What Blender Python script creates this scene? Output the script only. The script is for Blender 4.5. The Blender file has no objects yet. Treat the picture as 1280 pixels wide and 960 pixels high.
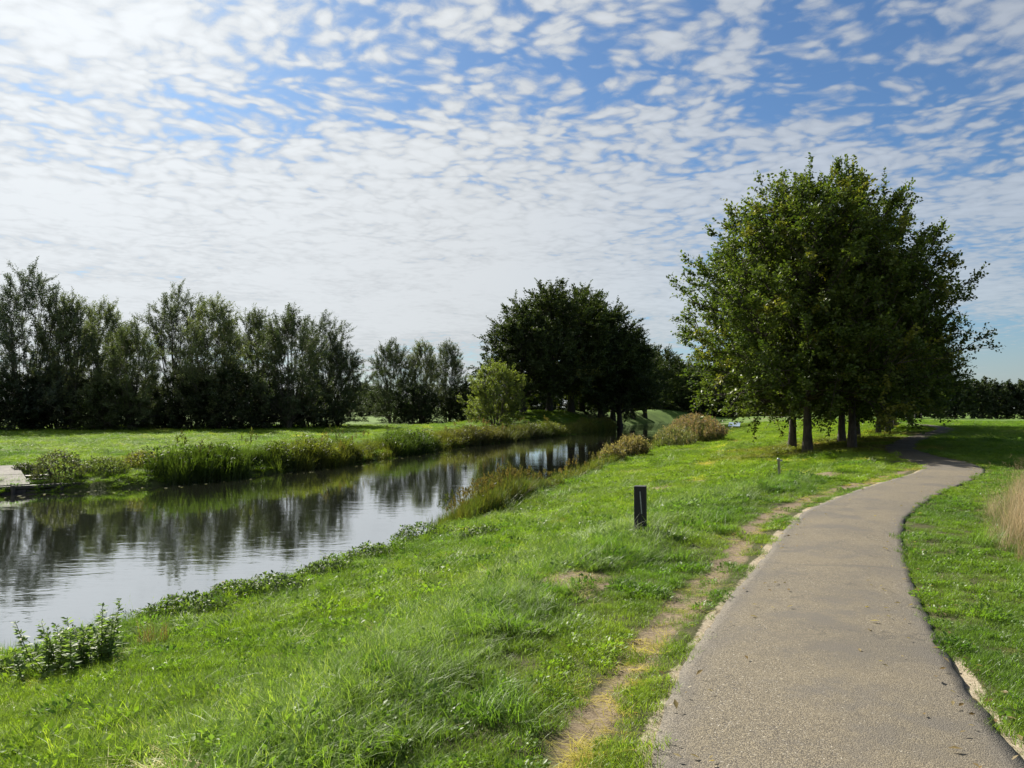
import bpy, math, random
import numpy as np
from mathutils import Vector, Matrix

# ------------------------------------------------------------------ camera, sky, sun, exposure
scene = bpy.context.scene
COL = scene.collection
R = math.radians
EYE = 1.75
cam_d = bpy.data.cameras.new('camera')
cam = bpy.data.objects.new('camera', cam_d); COL.objects.link(cam)
cam.location = (0, 0, EYE)
cam.rotation_euler = (R(90 + 1.6), 0, 0)
cam_d.sensor_width = 36.0
cam_d.lens = 28.1
cam_d.clip_start = 0.05
cam_d.clip_end = 4000
scene.camera = cam

SUN_AZ, SUN_EL = R(-33), R(36)          # azimuth from +Y, negative = towards -X
SUN_DIR = Vector((math.sin(SUN_AZ)*math.cos(SUN_EL), math.cos(SUN_AZ)*math.cos(SUN_EL), math.sin(SUN_EL)))

world = bpy.data.worlds.new('World'); scene.world = world; world.use_nodes = True
nt = world.node_tree; nt.nodes.clear()
def NN(tree, typ, **kw):
    n = tree.nodes.new(typ)
    for k, v in kw.items(): setattr(n, k, v)
    return n
def setin(tree, sock, v):
    if isinstance(v, bpy.types.NodeSocket): tree.links.new(v, sock)
    elif v is not None: sock.default_value = v
def MATH(tree, op, a, b=None, c=None, clamp=False):
    n = NN(tree, 'ShaderNodeMath', operation=op); n.use_clamp = clamp
    for i, v in enumerate((a, b, c)):
        if v is not None: setin(tree, n.inputs[i], v)
    return n.outputs[0]
def VMATH(tree, op, a, b=None, out=0):
    n = NN(tree, 'ShaderNodeVectorMath', operation=op)
    setin(tree, n.inputs[0], a)
    if b is not None: setin(tree, n.inputs[1], b)
    return n.outputs[out]
def MIXC(tree, f, a, b, blend='MIX'):
    n = NN(tree, 'ShaderNodeMix', data_type='RGBA', blend_type=blend)
    setin(tree, n.inputs[0], f); setin(tree, n.inputs[6], a); setin(tree, n.inputs[7], b)
    return n.outputs[2]
def SMOOTH(tree, v, lo, hi, a=0.0, b=1.0):
    n = NN(tree, 'ShaderNodeMapRange', interpolation_type='SMOOTHSTEP')
    setin(tree, n.inputs[0], v)
    for i, q in enumerate((lo, hi, a, b)): setin(tree, n.inputs[i+1], q)
    return n.outputs[0]
def NOISE(tree, vec, scale, detail=3, rough=0.5, dist=0.0, out=0):
    n = NN(tree, 'ShaderNodeTexNoise')
    if vec is not None: tree.links.new(vec, n.inputs['Vector'])
    n.inputs['Scale'].default_value = scale; n.inputs['Detail'].default_value = detail
    n.inputs['Roughness'].default_value = rough; n.inputs['Distortion'].default_value = dist
    return n.outputs[out]
def RGB(c): return (c[0], c[1], c[2], 1.0)

def build_sky():
    t = nt
    sky = NN(t, 'ShaderNodeTexSky', sky_type='NISHITA')
    sky.sun_disc = False
    sky.sun_elevation = SUN_EL
    sky.sun_rotation = SUN_AZ
    sky.altitude = 10; sky.air_density = 1.0; sky.dust_density = 0.6; sky.ozone_density = 1.3
    tc = NN(t, 'ShaderNodeTexCoord')
    d = tc.outputs['Generated']
    sp = NN(t, 'ShaderNodeSeparateXYZ'); t.links.new(d, sp.inputs[0])
    X, Y, Z = sp.outputs
    zc = MATH(t, 'ADD', MATH(t, 'MAXIMUM', Z, 0.0), 0.07)
    u = MATH(t, 'DIVIDE', X, zc); v = MATH(t, 'DIVIDE', Y, zc)
    cb = NN(t, 'ShaderNodeCombineXYZ'); t.links.new(u, cb.inputs[0]); t.links.new(v, cb.inputs[1])
    p0 = cb.outputs[0]
    # rotate the deck a little and warp it
    mp = NN(t, 'ShaderNodeMapping'); t.links.new(p0, mp.inputs[0]); mp.inputs['Rotation'].default_value = (0, 0, R(-28)); mp.inputs['Location'].default_value = (3.7, 1.3, 0)
    p = mp.outputs[0]
    wn = NOISE(t, p, 2.2, 2, 0.5, out=1)
    warp = VMATH(t, 'SCALE', VMATH(t, 'SUBTRACT', wn, (0.5, 0.5, 0.5))); warp.node.inputs['Scale'].default_value = 0.22
    pw = VMATH(t, 'ADD', p, warp)
    wn2 = NOISE(t, p, 11.0, 2, 0.5, out=1)
    warp2 = VMATH(t, 'SCALE', VMATH(t, 'SUBTRACT', wn2, (0.5, 0.5, 0.5))); warp2.node.inputs['Scale'].default_value = 0.05
    pv = VMATH(t, 'ADD', pw, warp2)
    def cells(vec, scale, smooth, lo, hi):
        vor = NN(t, 'ShaderNodeTexVoronoi', feature='SMOOTH_F1', voronoi_dimensions='2D'); t.links.new(vec, vor.inputs['Vector'])
        vor.inputs['Scale'].default_value = scale; vor.inputs['Smoothness'].default_value = smooth
        return SMOOTH(t, vor.outputs['Distance'], lo, hi)
    c1 = cells(pv, 9.0, 0.45, 0.66, 0.05)
    c2 = cells(pv, 21.0, 0.45, 0.66, 0.05)
    cell = MATH(t, 'ADD', MATH(t, 'MULTIPLY', c1, .6), MATH(t, 'MULTIPLY', c2, .4))
    fine = NOISE(t, pv, 16.0, 9, 0.66)
    big = NOISE(t, pw, 0.62, 3, 0.5)
    mid = NOISE(t, pw, 2.0, 4, 0.55)
    el = Z
    cov = MATH(t, 'MULTIPLY', MATH(t, 'SUBTRACT', big, 0.5), 1.7)
    cov = MATH(t, 'ADD', cov, MATH(t, 'MULTIPLY', MATH(t, 'SUBTRACT', mid, 0.5), 1.5))
    cov = MATH(t, 'ADD', MATH(t, 'ADD', cov, 0.15), MATH(t, 'MULTIPLY', X, -0.50))
    # the deck thickens into a sheet lower down and breaks up again over the horizon
    cov = MATH(t, 'ADD', cov, MATH(t, 'MULTIPLY', SMOOTH(t, el, 0.36, 0.20), 0.50))
    cov = MATH(t, 'ADD', cov, SMOOTH(t, el, 0.13, 0.05, 0.0, -0.55))
    dens = MATH(t, 'ADD', cov, MATH(t, 'MULTIPLY', MATH(t, 'SUBTRACT', cell, 0.5), SMOOTH(t, el, 0.10, 0.3, 0.25, 0.85)))
    dens = MATH(t, 'ADD', dens, MATH(t, 'MULTIPLY', MATH(t, 'SUBTRACT', fine, 0.5), 1.15))
    alpha = SMOOTH(t, dens, -0.38, 0.36)
    alpha = MATH(t, 'MULTIPLY', alpha, SMOOTH(t, X, 0.50, -0.1, 0.66, 0.97))
    alpha = MATH(t, 'MAXIMUM', alpha, SMOOTH(t, el, 0.12, 0.0, 0.0, 0.50))
    dot = VMATH(t, 'DOT_PRODUCT', d, tuple(SUN_DIR), out=1)
    fwd = MATH(t, 'POWER', MATH(t, 'MAXIMUM', dot, 0.0), 6.0)
    lum = MATH(t, 'MULTIPLY_ADD', fwd, CLOUD_FWD, CLOUD_BASE)
    lum = MATH(t, 'MULTIPLY', lum, SMOOTH(t, dens, -0.2, 0.9, 0.86, 1.10))
    cc = VMATH(t, 'SCALE', (0.93, 0.97, 1.0)); t.links.new(lum, cc.node.inputs['Scale'])
    skyc = MIXC(t, 1.0, sky.outputs[0], (SKY_TINT[0], SKY_TINT[1], SKY_TINT[2], 1), 'MULTIPLY')
    mixc = MIXC(t, alpha, skyc, cc)
    bg = NN(t, 'ShaderNodeBackground'); t.links.new(mixc, bg.inputs[0]); bg.inputs[1].default_value = 0.1
    out = NN(t, 'ShaderNodeOutputWorld'); t.links.new(bg.outputs[0], out.inputs[0])
CLOUD_BASE, CLOUD_FWD = 2.9, 1.6
SKY_TINT = (0.255, 0.355, 0.455)
build_sky()
world.cycles.sampling_method = 'MANUAL'; world.cycles.sample_map_resolution = 512

sun_d = bpy.data.lights.new('sun', 'SUN'); sun = bpy.data.objects.new('sun', sun_d); COL.objects.link(sun)
sun_d.energy = 5.0; sun_d.angle = R(0.53); sun_d.color = (1.0, 0.94, 0.83)
sun.rotation_euler = SUN_DIR.to_track_quat('Z', 'Y').to_euler()

vs = scene.view_settings
scene.display_settings.display_device = 'sRGB'
vs.view_transform = 'Standard'; vs.look = 'None'; vs.gamma = 1.0; vs.use_curve_mapping = False
vs.exposure = 1.12
scene.cycles.max_bounces = 8
scene.cycles.diffuse_bounces = 3; scene.cycles.glossy_bounces = 3; scene.cycles.transmission_bounces = 4
scene.cycles.transparent_max_bounces = 8
scene.cycles.caustics_reflective = False; scene.cycles.caustics_refractive = False

# ------------------------------------------------------------------ helpers
rng = np.random.default_rng(7)
random.seed(7)

def tag(o, label=None, cat=None, group=None, kind=None):
    if label: o['label'] = label
    if cat: o['category'] = cat
    if group: o['group'] = group
    if kind: o['kind'] = kind
    return o
def mesh_np(name, verts, faces, attrs=None, smooth=False):
    """verts (n,3); faces: list of (m,k) int arrays"""
    me = bpy.data.meshes.new(name)
    verts = np.asarray(verts, dtype=np.float32)
    if not isinstance(faces, (list, tuple)): faces = [faces]
    faces = [np.asarray(f, dtype=np.int32) for f in faces if len(f)]
    me.vertices.add(len(verts)); me.vertices.foreach_set('co', verts.ravel())
    if faces:
        nl = sum(f.size for f in faces); nf = sum(len(f) for f in faces)
        me.loops.add(nl); me.polygons.add(nf)
        me.loops.foreach_set('vertex_index', np.concatenate([f.ravel() for f in faces]))
        tot = np.concatenate([np.full(len(f), f.shape[1], np.int32) for f in faces])
        start = np.concatenate([[0], np.cumsum(tot)[:-1]]).astype(np.int32)
        me.polygons.foreach_set('loop_start', start)
        if smooth: me.polygons.foreach_set('use_smooth', np.ones(nf, dtype=bool))
    if attrs:
        for k, (typ, arr) in attrs.items():
            a = me.attributes.new(k, typ, 'POINT')
            arr = np.asarray(arr)
            if typ == 'FLOAT': a.data.foreach_set('value', arr.astype(np.float32).ravel())
            elif typ == 'INT': a.data.foreach_set('value', arr.astype(np.int32).ravel())
            elif typ == 'FLOAT_VECTOR': a.data.foreach_set('vector', arr.astype(np.float32).ravel())
            elif typ == 'FLOAT_COLOR': a.data.foreach_set('color', arr.astype(np.float32).ravel())
    me.update(); me.validate()
    return me
def obj(name, me, mat=None, parent=None, link=True):
    o = bpy.data.objects.new(name, me)
    if mat is not None and me is not None and not me.materials: me.materials.append(mat)
    if link: COL.objects.link(o)
    if parent is not None: o.parent = parent
    return o
def empty(name, loc=(0, 0, 0), rz=0.0, s=1.0):
    o = bpy.data.objects.new(name, None); COL.objects.link(o)
    o.location = loc; o.rotation_euler = (0, 0, rz); o.scale = (s, s, s) if np.isscalar(s) else s
    o.empty_display_size = 0.2
    return o

def _hash(ix, iy, seed):
    h = (ix.astype(np.int64)*374761393 + iy.astype(np.int64)*668265263 + seed*1442695041) & 0xffffffff
    h = ((h ^ (h >> 13))*1274126177) & 0xffffffff
    h = h ^ (h >> 16)
    return (h & 0xffff)/65535.0
def vnoise(x, y, scale=1.0, seed=0, octaves=3):
    x = np.asarray(x, float)*scale; y = np.asarray(y, float)*scale
    tot = 0; amp = 1; norm = 0
    for o in range(octaves):
        ix = np.floor(x); iy = np.floor(y); fx = x-ix; fy = y-iy
        fx = fx*fx*(3-2*fx); fy = fy*fy*(3-2*fy)
        a = _hash(ix, iy, seed+o); b = _hash(ix+1, iy, seed+o); c = _hash(ix, iy+1, seed+o); d = _hash(ix+1, iy+1, seed+o)
        tot = tot + amp*((a*(1-fx)+b*fx)*(1-fy) + (c*(1-fx)+d*fx)*fy); norm += amp
        amp *= 0.5; x = x*2.03+17.1; y = y*2.03+5.7
    return tot/norm
def sstep(v, lo, hi):
    t = np.clip((np.asarray(v, float)-lo)/(hi-lo), 0, 1); return t*t*(3-2*t)
def catmull(pts, n=10):
    P = np.asarray(pts, float); P = np.vstack([2*P[0]-P[1], P, 2*P[-1]-P[-2]]); out = []
    for i in range(1, len(P)-2):
        for k in range(n):
            t = k/n
            out.append(0.5*((2*P[i]) + (-P[i-1]+P[i+1])*t + (2*P[i-1]-5*P[i]+4*P[i+1]-P[i+2])*t*t + (-P[i-1]+3*P[i]-3*P[i+1]+P[i+2])*t**3))
    out.append(P[-2]); return np.array(out)
def pdist(x, y, L):
    x = np.asarray(x, float); y = np.asarray(y, float)
    best = np.full(x.shape, 1e18)
    for i in range(len(L)-1):
        ax, ay = L[i]; bx, by = L[i+1]; dx, dy = bx-ax, by-ay
        t = np.clip(((x-ax)*dx+(y-ay)*dy)/(dx*dx+dy*dy+1e-12), 0, 1)
        best = np.minimum(best, (x-ax-t*dx)**2+(y-ay-t*dy)**2)
    return np.sqrt(best)

# ------------------------------------------------------------------ lie of the land
WATER_Z = -1.3
NEARL = catmull([(-17, -18), (-8.9, 2), (-5.9, 9.2), (-4.35, 12.6), (-2.9, 15.5), (-1.35, 20.3), (-.1, 25), (2.4, 33), (6.0, 45), (10.5, 58), (17, 80), (24, 105), (33, 140), (44, 175), (58, 205)], 4)
FARL = catmull([(-62, -18), (-42, 8), (-26, 21.5), (-17.7, 27.7), (-13.7, 31), (-8.9, 42), (-4.7, 58), (2.2, 76), (9.6, 95), (14.5, 113), (20, 132), (26, 147), (34, 157), (46, 162), (75, 170)], 4)
PATHC = catmull([(0.2, -10), (.55, -3), (1.0, 1), (1.58, 3.9), (2.3, 6.0), (3.7, 9.2), (5.45, 12.8), (8.3, 16.9), (11.2, 20.6), (12.9, 23.6), (13.9, 27), (15.0, 30.6), (16.9, 34.8), (21, 42), (27, 51.5), (33, 61), (38, 73), (41.5, 88), (43, 110), (45, 140)], 6)
PATHW = 0.92
GROVE = np.array([(3, 103), (7, 112), (15, 126), (27, 155), (38, 195)], float)
def half_w(y): return .75+.13*sstep(y, 9.5, 3.5)-.15*sstep(y, 25, 34)
def x_at(L, y):
    return np.interp(y, L[:, 1], L[:, 0])
def fields(x, y):
    x = np.asarray(x, float); y = np.asarray(y, float)
    xn = x_at(NEARL, y); xf = x_at(FARL, y); xp = x_at(PATHC, y)
    end = sstep(y, 196, 204)
    inside = (x > xf) & (x < xn) & (y < 170)
    far = (x <= xf)
    dn = pdist(x, y, NEARL); df = pdist(x, y, FARL); dp = pdist(x, y, PATHC)+PATHW-half_w(y)
    return dict(inside=inside, far=far, dn=dn, df=df, dp=dp, left=x < xp, xp=xp)
def height(x, y, F=None, noise=True):
    x = np.asarray(x, float); y = np.asarray(y, float)
    F = F or fields(x, y)
    u = F['dp']-PATHW; dn = F['dn']; df = F['df']
    # near bank, left of the path
    uu = np.maximum(u-1.9, 0); ww = np.maximum(dn-0.35, 0)
    t = uu/(uu+ww+1e-6)
    zl = -0.05*sstep(u, 0, 1.9) - 1.07*np.power(t, .95)
    zl = zl - 0.35*np.exp(-np.maximum(dn, 0)/0.14)
    zl = zl + 0.07*np.exp(-((u-1.75)/0.45)**2)*sstep(y, 30, 18)
    # right of the path: gently down to the fields
    zr = -0.03*sstep(u, 0, 2) - 0.35*sstep(u, 2, 22) - 1.9*sstep(u, 15, 150)
    zn = np.where(F['left'], zl, zr)
    # far bank
    dg = pdist(x, y, GROVE)
    zf = -1.08 + 0.18*sstep(df, 0, 1.2) + 0.06*sstep(df, 1, 30) - 0.35*np.exp(-df/0.2)
    zf = zf + 2.0*np.exp(-(dg/8.0)**2)*sstep(df, 0.5, 6)
    zf = zf - .12*np.exp(-(((x+18.9)/2.4)**2+((y-28.8)/2.4)**2))
    z = np.where(F['far'], zf, zn)
    bed = -1.45-0.9*sstep(np.minimum(dn, df), 0, 2.5)
    z = np.where(F['inside'], bed, z)
    if noise:
        z = z + np.where(F['dp'] > PATHW+0.15, (vnoise(x, y, 0.9, 3, 3)-0.5)*0.09*sstep(F['dp'], PATHW+.1, PATHW+1.2), -0.0)
    z = z - np.where(F['left'] & ~F['far'], .035*np.exp(-((u-.4)/.22)**2)*sstep(y, 28, 19), 0)
    z = np.where(F['dp'] < PATHW+0.02, np.minimum(z, -0.02), z)
    return z
def H1(x, y): return float(height(np.array([x]), np.array([y]))[0])
def px(pxx, d):   # lateral position of a photo column at distance d (used once, for laying out)
    return (pxx-640.0)/1000.0*d

# ------------------------------------------------------------------ materials
def new_mat(name):
    m = bpy.data.materials.new(name); m.use_nodes = True
    t = m.node_tree; t.nodes.clear()
    out = NN(t, 'ShaderNodeOutputMaterial')
    return m, t, out
def principled(t, out, **kw):
    b = NN(t, 'ShaderNodeBsdfPrincipled'); t.links.new(b.outputs[0], out.inputs[0])
    for k, v in kw.items():
        setin(t, b.inputs[k.replace('_', ' ')], v)
    return b
def bump(t, h, strength=0.3, dist=0.02):
    b = NN(t, 'ShaderNodeBump'); b.inputs['Strength'].default_value = strength; b.inputs['Distance'].default_value = dist
    t.links.new(h, b.inputs['Height']); return b.outputs[0]

def leaf_mat(name, inst=False, gloss=0.25, trans=0.45, rough=0.45, tmul=(1.25, 1.35, 0.55), vary=0.0):
    """leaf / blade material: colour from the 'tint' attribute on the mesh (and 'col' on the instance)"""
    m, t, out = new_mat(name)
    a = NN(t, 'ShaderNodeAttribute', attribute_name='tint'); c = a.outputs['Color']
    if inst:
        b = NN(t, 'ShaderNodeAttribute', attribute_name='col', attribute_type='INSTANCER')
        c = MIXC(t, 1.0, c, b.outputs['Color'], 'MULTIPLY')
    if vary:      # each tree has its own shade of green
        oi = NN(t, 'ShaderNodeObjectInfo').outputs['Random']
        c = MIXC(t, 1.0, c, MIXC(t, oi, RGB((1-vary, 1-vary*.9, 1-vary*.4)), RGB((1+vary, 1+vary*.8, 1+vary*.3))), 'MULTIPLY')
    dif = NN(t, 'ShaderNodeBsdfDiffuse'); t.links.new(c, dif.inputs[0])
    tr = NN(t, 'ShaderNodeBsdfTranslucent'); t.links.new(MIXC(t, 1.0, c, RGB(tmul), 'MULTIPLY'), tr.inputs[0])
    mx = NN(t, 'ShaderNodeMixShader'); mx.inputs[0].default_value = trans
    t.links.new(dif.outputs[0], mx.inputs[1]); t.links.new(tr.outputs[0], mx.inputs[2])
    gl = NN(t, 'ShaderNodeBsdfGlossy'); gl.inputs['Roughness'].default_value = rough; gl.inputs[0].default_value = (1, 1, 1, 1)
    mg = NN(t, 'ShaderNodeMixShader'); mg.inputs[0].default_value = gloss*.08
    t.links.new(mx.outputs[0], mg.inputs[1]); t.links.new(gl.outputs[0], mg.inputs[2])
    t.links.new(mg.outputs[0], out.inputs[0])
    return m
M_BLADE = leaf_mat('grass_blade', inst=True, gloss=0.22, trans=0.5, rough=0.42)
M_STRAW = leaf_mat('straw_blade', inst=True, gloss=0.2, trans=0.4, tmul=(1.0, .95, .8))
M_BEECH = leaf_mat('beech_leaf', gloss=0.2, trans=0.38, rough=0.4)
M_WILLOW = leaf_mat('willow_leaf', gloss=0.3, trans=0.30, rough=0.45, tmul=(1.1, 1.2, .6), vary=.38)
M_GROVE = leaf_mat('grove_leaf', gloss=0.25, trans=0.28, rough=0.5, vary=.25)
M_WEED = leaf_mat('weed_leaf', gloss=0.3, trans=0.52)

def bark_mat(name, c1, c2, scale=6):
    m, t, out = new_mat(name)
    tc = NN(t, 'ShaderNodeTexCoord'); mp = NN(t, 'ShaderNodeMapping'); t.links.new(tc.outputs['Object'], mp.inputs[0]); mp.inputs['Scale'].default_value = (1, 1, 0.22)
    n = NOISE(t, mp.outputs[0], scale*3, 6, 0.65)
    n2 = NOISE(t, tc.outputs['Object'], scale*.4, 3, 0.6)
    f = MATH(t, 'ADD', MATH(t, 'MULTIPLY', n, .7), MATH(t, 'MULTIPLY', n2, .4))
    col = MIXC(t, SMOOTH(t, f, .35, .75), RGB(c1), RGB(c2))
    b = principled(t, out, Roughness=0.9); t.links.new(col, b.inputs['Base Color'])
    t.links.new(bump(t, n, .6, .03), b.inputs['Normal'])
    return m
M_BARK = bark_mat('beech_bark', (.025, .021, .016), (.095, .082, .062))
M_WBARK = bark_mat('willow_bark', (.04, .035, .025), (.16, .14, .10), 9)

def ground_mat():
    m, t, out = new_mat('ground_soil')
    g = NN(t, 'ShaderNodeNewGeometry'); pos = g.outputs['Position']
    a = NN(t, 'ShaderNodeAttribute', attribute_name='mask')
    sp = NN(t, 'ShaderNodeSeparateColor'); t.links.new(a.outputs['Color'], sp.inputs[0])
    dry, sand, litter_shade = sp.outputs[0], sp.outputs[1], sp.outputs[2]
    farg = a.outputs['Alpha']
    n1 = NOISE(t, pos, 0.35, 4, 0.6); n2 = NOISE(t, pos, 3.0, 5, 0.65); n3 = NOISE(t, pos, 28.0, 5, 0.7); n4 = NOISE(t, pos, 140.0, 3, 0.7)
    green = MIXC(t, SMOOTH(t, n1, .3, .7), RGB((.075, .135, .018)), RGB((.115, .185, .028)))
    green = MIXC(t, SMOOTH(t, n2, .42, .66, 0, .55), green, RGB((.055, .10, .018)))
    green = MIXC(t, SMOOTH(t, n3, .5, .7, 0, .5), green, RGB((.14, .20, .04)))
    soil = MIXC(t, SMOOTH(t, n3, .35, .7), RGB((.045, .05, .018)), RGB((.09, .085, .035)))
    base = MIXC(t, farg, soil, green)
    drc = MIXC(t, SMOOTH(t, n3, .35, .68), RGB((.11, .082, .052)), RGB((.235, .185, .125)))
    drc = MIXC(t, SMOOTH(t, n4, .45, .7, 0, .5), drc, RGB((.33, .26, .165)))
    fdry = SMOOTH(t, MATH(t, 'ADD', dry, MATH(t, 'MULTIPLY', MATH(t, 'SUBTRACT', n2, .5), .5)), .30, .62)
    base = MIXC(t, fdry, base, drc)
    lit = MIXC(t, SMOOTH(t, n3, .4, .65), RGB((.10, .075, .025)), RGB((.24, .19, .07)))
    flit = SMOOTH(t, MATH(t, 'ADD', litter_shade, MATH(t, 'MULTIPLY', MATH(t, 'SUBTRACT', n2, .5), .6)), .25, .7)
    base = MIXC(t, flit, base, lit)
    sc = MIXC(t, SMOOTH(t, n3, .35, .7), RGB((.25, .205, .14)), RGB((.42, .365, .27)))
    fs = SMOOTH(t, MATH(t, 'ADD', sand, MATH(t, 'MULTIPLY', MATH(t, 'SUBTRACT', n3, .5), .35)), .42, .55)
    base = MIXC(t, fs, base, sc)
    b = principled(t, out, Roughness=0.95); t.links.new(base, b.inputs['Base Color'])
    b.inputs['Specular IOR Level'].default_value = 0.15
    h = MATH(t, 'ADD', MATH(t, 'MULTIPLY', n3, .6), MATH(t, 'MULTIPLY', n4, .3))
    t.links.new(bump(t, h, .7, .03), b.inputs['Normal'])
    return m
def path_mat():
    m, t, out = new_mat('path_asphalt')
    g = NN(t, 'ShaderNodeNewGeometry'); pos = g.outputs['Position']
    a = NN(t, 'ShaderNodeAttribute', attribute_name='edge'); edge = a.outputs['Fac']
    vor = NN(t, 'ShaderNodeTexVoronoi', feature='F1'); t.links.new(pos, vor.inputs['Vector']); vor.inputs['Scale'].default_value = 140
    sepc = NN(t, 'ShaderNodeSeparateColor'); t.links.new(vor.outputs['Color'], sepc.inputs[0]); r1 = sepc.outputs[0]
    n1 = NOISE(t, pos, .6, 4, .6); n2 = NOISE(t, pos, 4.5, 5, .65); n3 = NOISE(t, pos, 60, 4, .7)
    stone = MIXC(t, r1, RGB((.055, .046, .032)), RGB((.30, .255, .172)))
    stone = MIXC(t, SMOOTH(t, vor.outputs['Distance'], .45, .75), stone, RGB((.055, .05, .045)))
    stone = MIXC(t, SMOOTH(t, n3, .60, .70), stone, RGB((.60, .56, .48)))
    dust = SMOOTH(t, MATH(t, 'ADD', n1, MATH(t, 'MULTIPLY', n2, .4)), .5, .95, .10, .50)
    c = MIXC(t, dust, stone, RGB((.19, .157, .103)))
    wear = SMOOTH(t, MATH(t, 'ADD', edge, MATH(t, 'MULTIPLY', MATH(t, 'SUBTRACT', n2, .5), .55)), .68, 1.02, 0, .7)
    c = MIXC(t, wear, c, MIXC(t, r1, RGB((.05, .045, .039)), RGB((.19, .172, .148))))
    patch = SMOOTH(t, NOISE(t, pos, 1.1, 5, .65), .52, .66, 0, .45)
    c = MIXC(t, patch, c, RGB((.12, .11, .10)))
    lt = NN(t, 'ShaderNodeAttribute', attribute_name='litter_shade').outputs['Fac']
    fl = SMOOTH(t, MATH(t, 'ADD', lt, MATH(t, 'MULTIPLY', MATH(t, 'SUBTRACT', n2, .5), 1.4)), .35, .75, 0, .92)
    c = MIXC(t, fl, c, MIXC(t, r1, RGB((.03, .027, .013)), RGB((.085, .068, .035))))  # leaf litter, coloured extra dark to paint in the avenue's shade
    wv = NN(t, 'ShaderNodeTexVoronoi', feature='DISTANCE_TO_EDGE'); wv.inputs['Scale'].default_value = .9
    t.links.new(VMATH(t, 'ADD', pos, VMATH(t, 'MULTIPLY', NOISE(t, pos, 2.5, 4, .6, out=1), (.5, .5, .5))), wv.inputs['Vector'])
    crack = MATH(t, 'MULTIPLY', SMOOTH(t, wv.outputs[0], .012, .002), SMOOTH(t, NOISE(t, pos, .5, 2, .5), .50, .60))
    c = MIXC(t, MATH(t, 'MULTIPLY', crack, .4), c, RGB((.035, .033, .03)))
    stain = SMOOTH(t, NOISE(t, pos, .55, 6, .7), .47, .62, 0, .55)
    c = MIXC(t, stain, c, RGB((.10, .09, .075)))
    # transverse joints where one paving run ends
    j = NN(t, 'ShaderNodeAttribute', attribute_name='joint').outputs['Fac']
    c = MIXC(t, MATH(t, 'MULTIPLY', j, .55), c, RGB((.07, .065, .06)))
    b = principled(t, out, Roughness=.85); t.links.new(c, b.inputs['Base Color'])
    b.inputs['Specular IOR Level'].default_value = .3
    h = MATH(t, 'SUBTRACT', MATH(t, 'MULTIPLY', r1, .6), vor.outputs['Distance'])
    t.links.new(bump(t, h, .65, .006), b.inputs['Normal'])
    return m
def water_mat():
    m, t, out = new_mat('canal_water')
    g = NN(t, 'ShaderNodeNewGeometry'); pos = g.outputs['Position']
    mp = NN(t, 'ShaderNodeMapping'); t.links.new(pos, mp.inputs[0]); mp.inputs['Rotation'].default_value = (0, 0, R(-12)); mp.inputs['Scale'].default_value = (.75, 1.5, 1)
    n1 = NOISE(t, mp.outputs[0], 1.3, 3, .55, .4); n2 = NOISE(t, mp.outputs[0], 5.5, 3, .55, .3)
    calm = SMOOTH(t, NOISE(t, pos, .22, 2, .5), .35, .7, .35, 1.0)
    sy = NN(t, 'ShaderNodeSeparateXYZ'); t.links.new(pos, sy.inputs[0])
    wind = SMOOTH(t, sy.outputs[1], 98, 116, 1.0, 24.0)     # a breezy reach beyond the bend
    h = MATH(t, 'MULTIPLY', MATH(t, 'ADD', MATH(t, 'MULTIPLY', n1, 1.0), MATH(t, 'MULTIPLY', n2, .22)), MATH(t, 'MULTIPLY', calm, wind))
    nb = bump(t, h, .06, .10)
    deep = NN(t, 'ShaderNodeBsdfDiffuse'); deep.inputs[0].default_value = (.018, .019, .014, 1)
    gl = NN(t, 'ShaderNodeBsdfGlossy'); gl.inputs['Roughness'].default_value = .02; gl.inputs[0].default_value = (.95, .97, .98, 1); t.links.new(nb, gl.inputs['Normal'])
    lw = NN(t, 'ShaderNodeLayerWeight'); lw.inputs['Blend'].default_value = .5
    fac = MATH(t, 'MULTIPLY_ADD', MATH(t, 'POWER', lw.outputs['Facing'], 1.5), .90, .05)
    mx = NN(t, 'ShaderNodeMixShader'); t.links.new(fac, mx.inputs[0]); t.links.new(deep.outputs[0], mx.inputs[1]); t.links.new(gl.outputs[0], mx.inputs[2])
    t.links.new(mx.outputs[0], out.inputs[0])
    return m
def simple_mat(name, c1, c2, scale=20, rough=.8, b_str=.3, metallic=0.0):
    m, t, out = new_mat(name)
    tc = NN(t, 'ShaderNodeTexCoord')
    n = NOISE(t, tc.outputs['Object'], scale, 5, .65); n2 = NOISE(t, tc.outputs['Object'], scale*.15, 3, .6)
    f = MATH(t, 'ADD', MATH(t, 'MULTIPLY', n, .6), MATH(t, 'MULTIPLY', n2, .4))
    b = principled(t, out, Roughness=rough, Metallic=metallic)
    t.links.new(MIXC(t, SMOOTH(t, f, .35, .65), RGB(c1), RGB(c2)), b.inputs['Base Color'])
    t.links.new(bump(t, n, b_str, .005), b.inputs['Normal'])
    return m
def timber_mat(name, c1, c2):
    m, t, out = new_mat(name)
    tc = NN(t, 'ShaderNodeTexCoord'); mp = NN(t, 'ShaderNodeMapping'); t.links.new(tc.outputs['Object'], mp.inputs[0]); mp.inputs['Scale'].default_value = (1, 1, .06)
    n = NOISE(t, mp.outputs[0], 90, 5, .7); n2 = NOISE(t, tc.outputs['Object'], 7, 4, .6)
    col = MIXC(t, SMOOTH(t, n, .35, .7), RGB(c1), RGB(c2))
    col = MIXC(t, SMOOTH(t, n2, .58, .75, 0, .35), col, RGB((.05, .05, .048)))
    b = principled(t, out, Roughness=.7); t.links.new(col, b.inputs['Base Color'])
    t.links.new(bump(t, n, .5, .004), b.inputs['Normal'])
    return m

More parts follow.
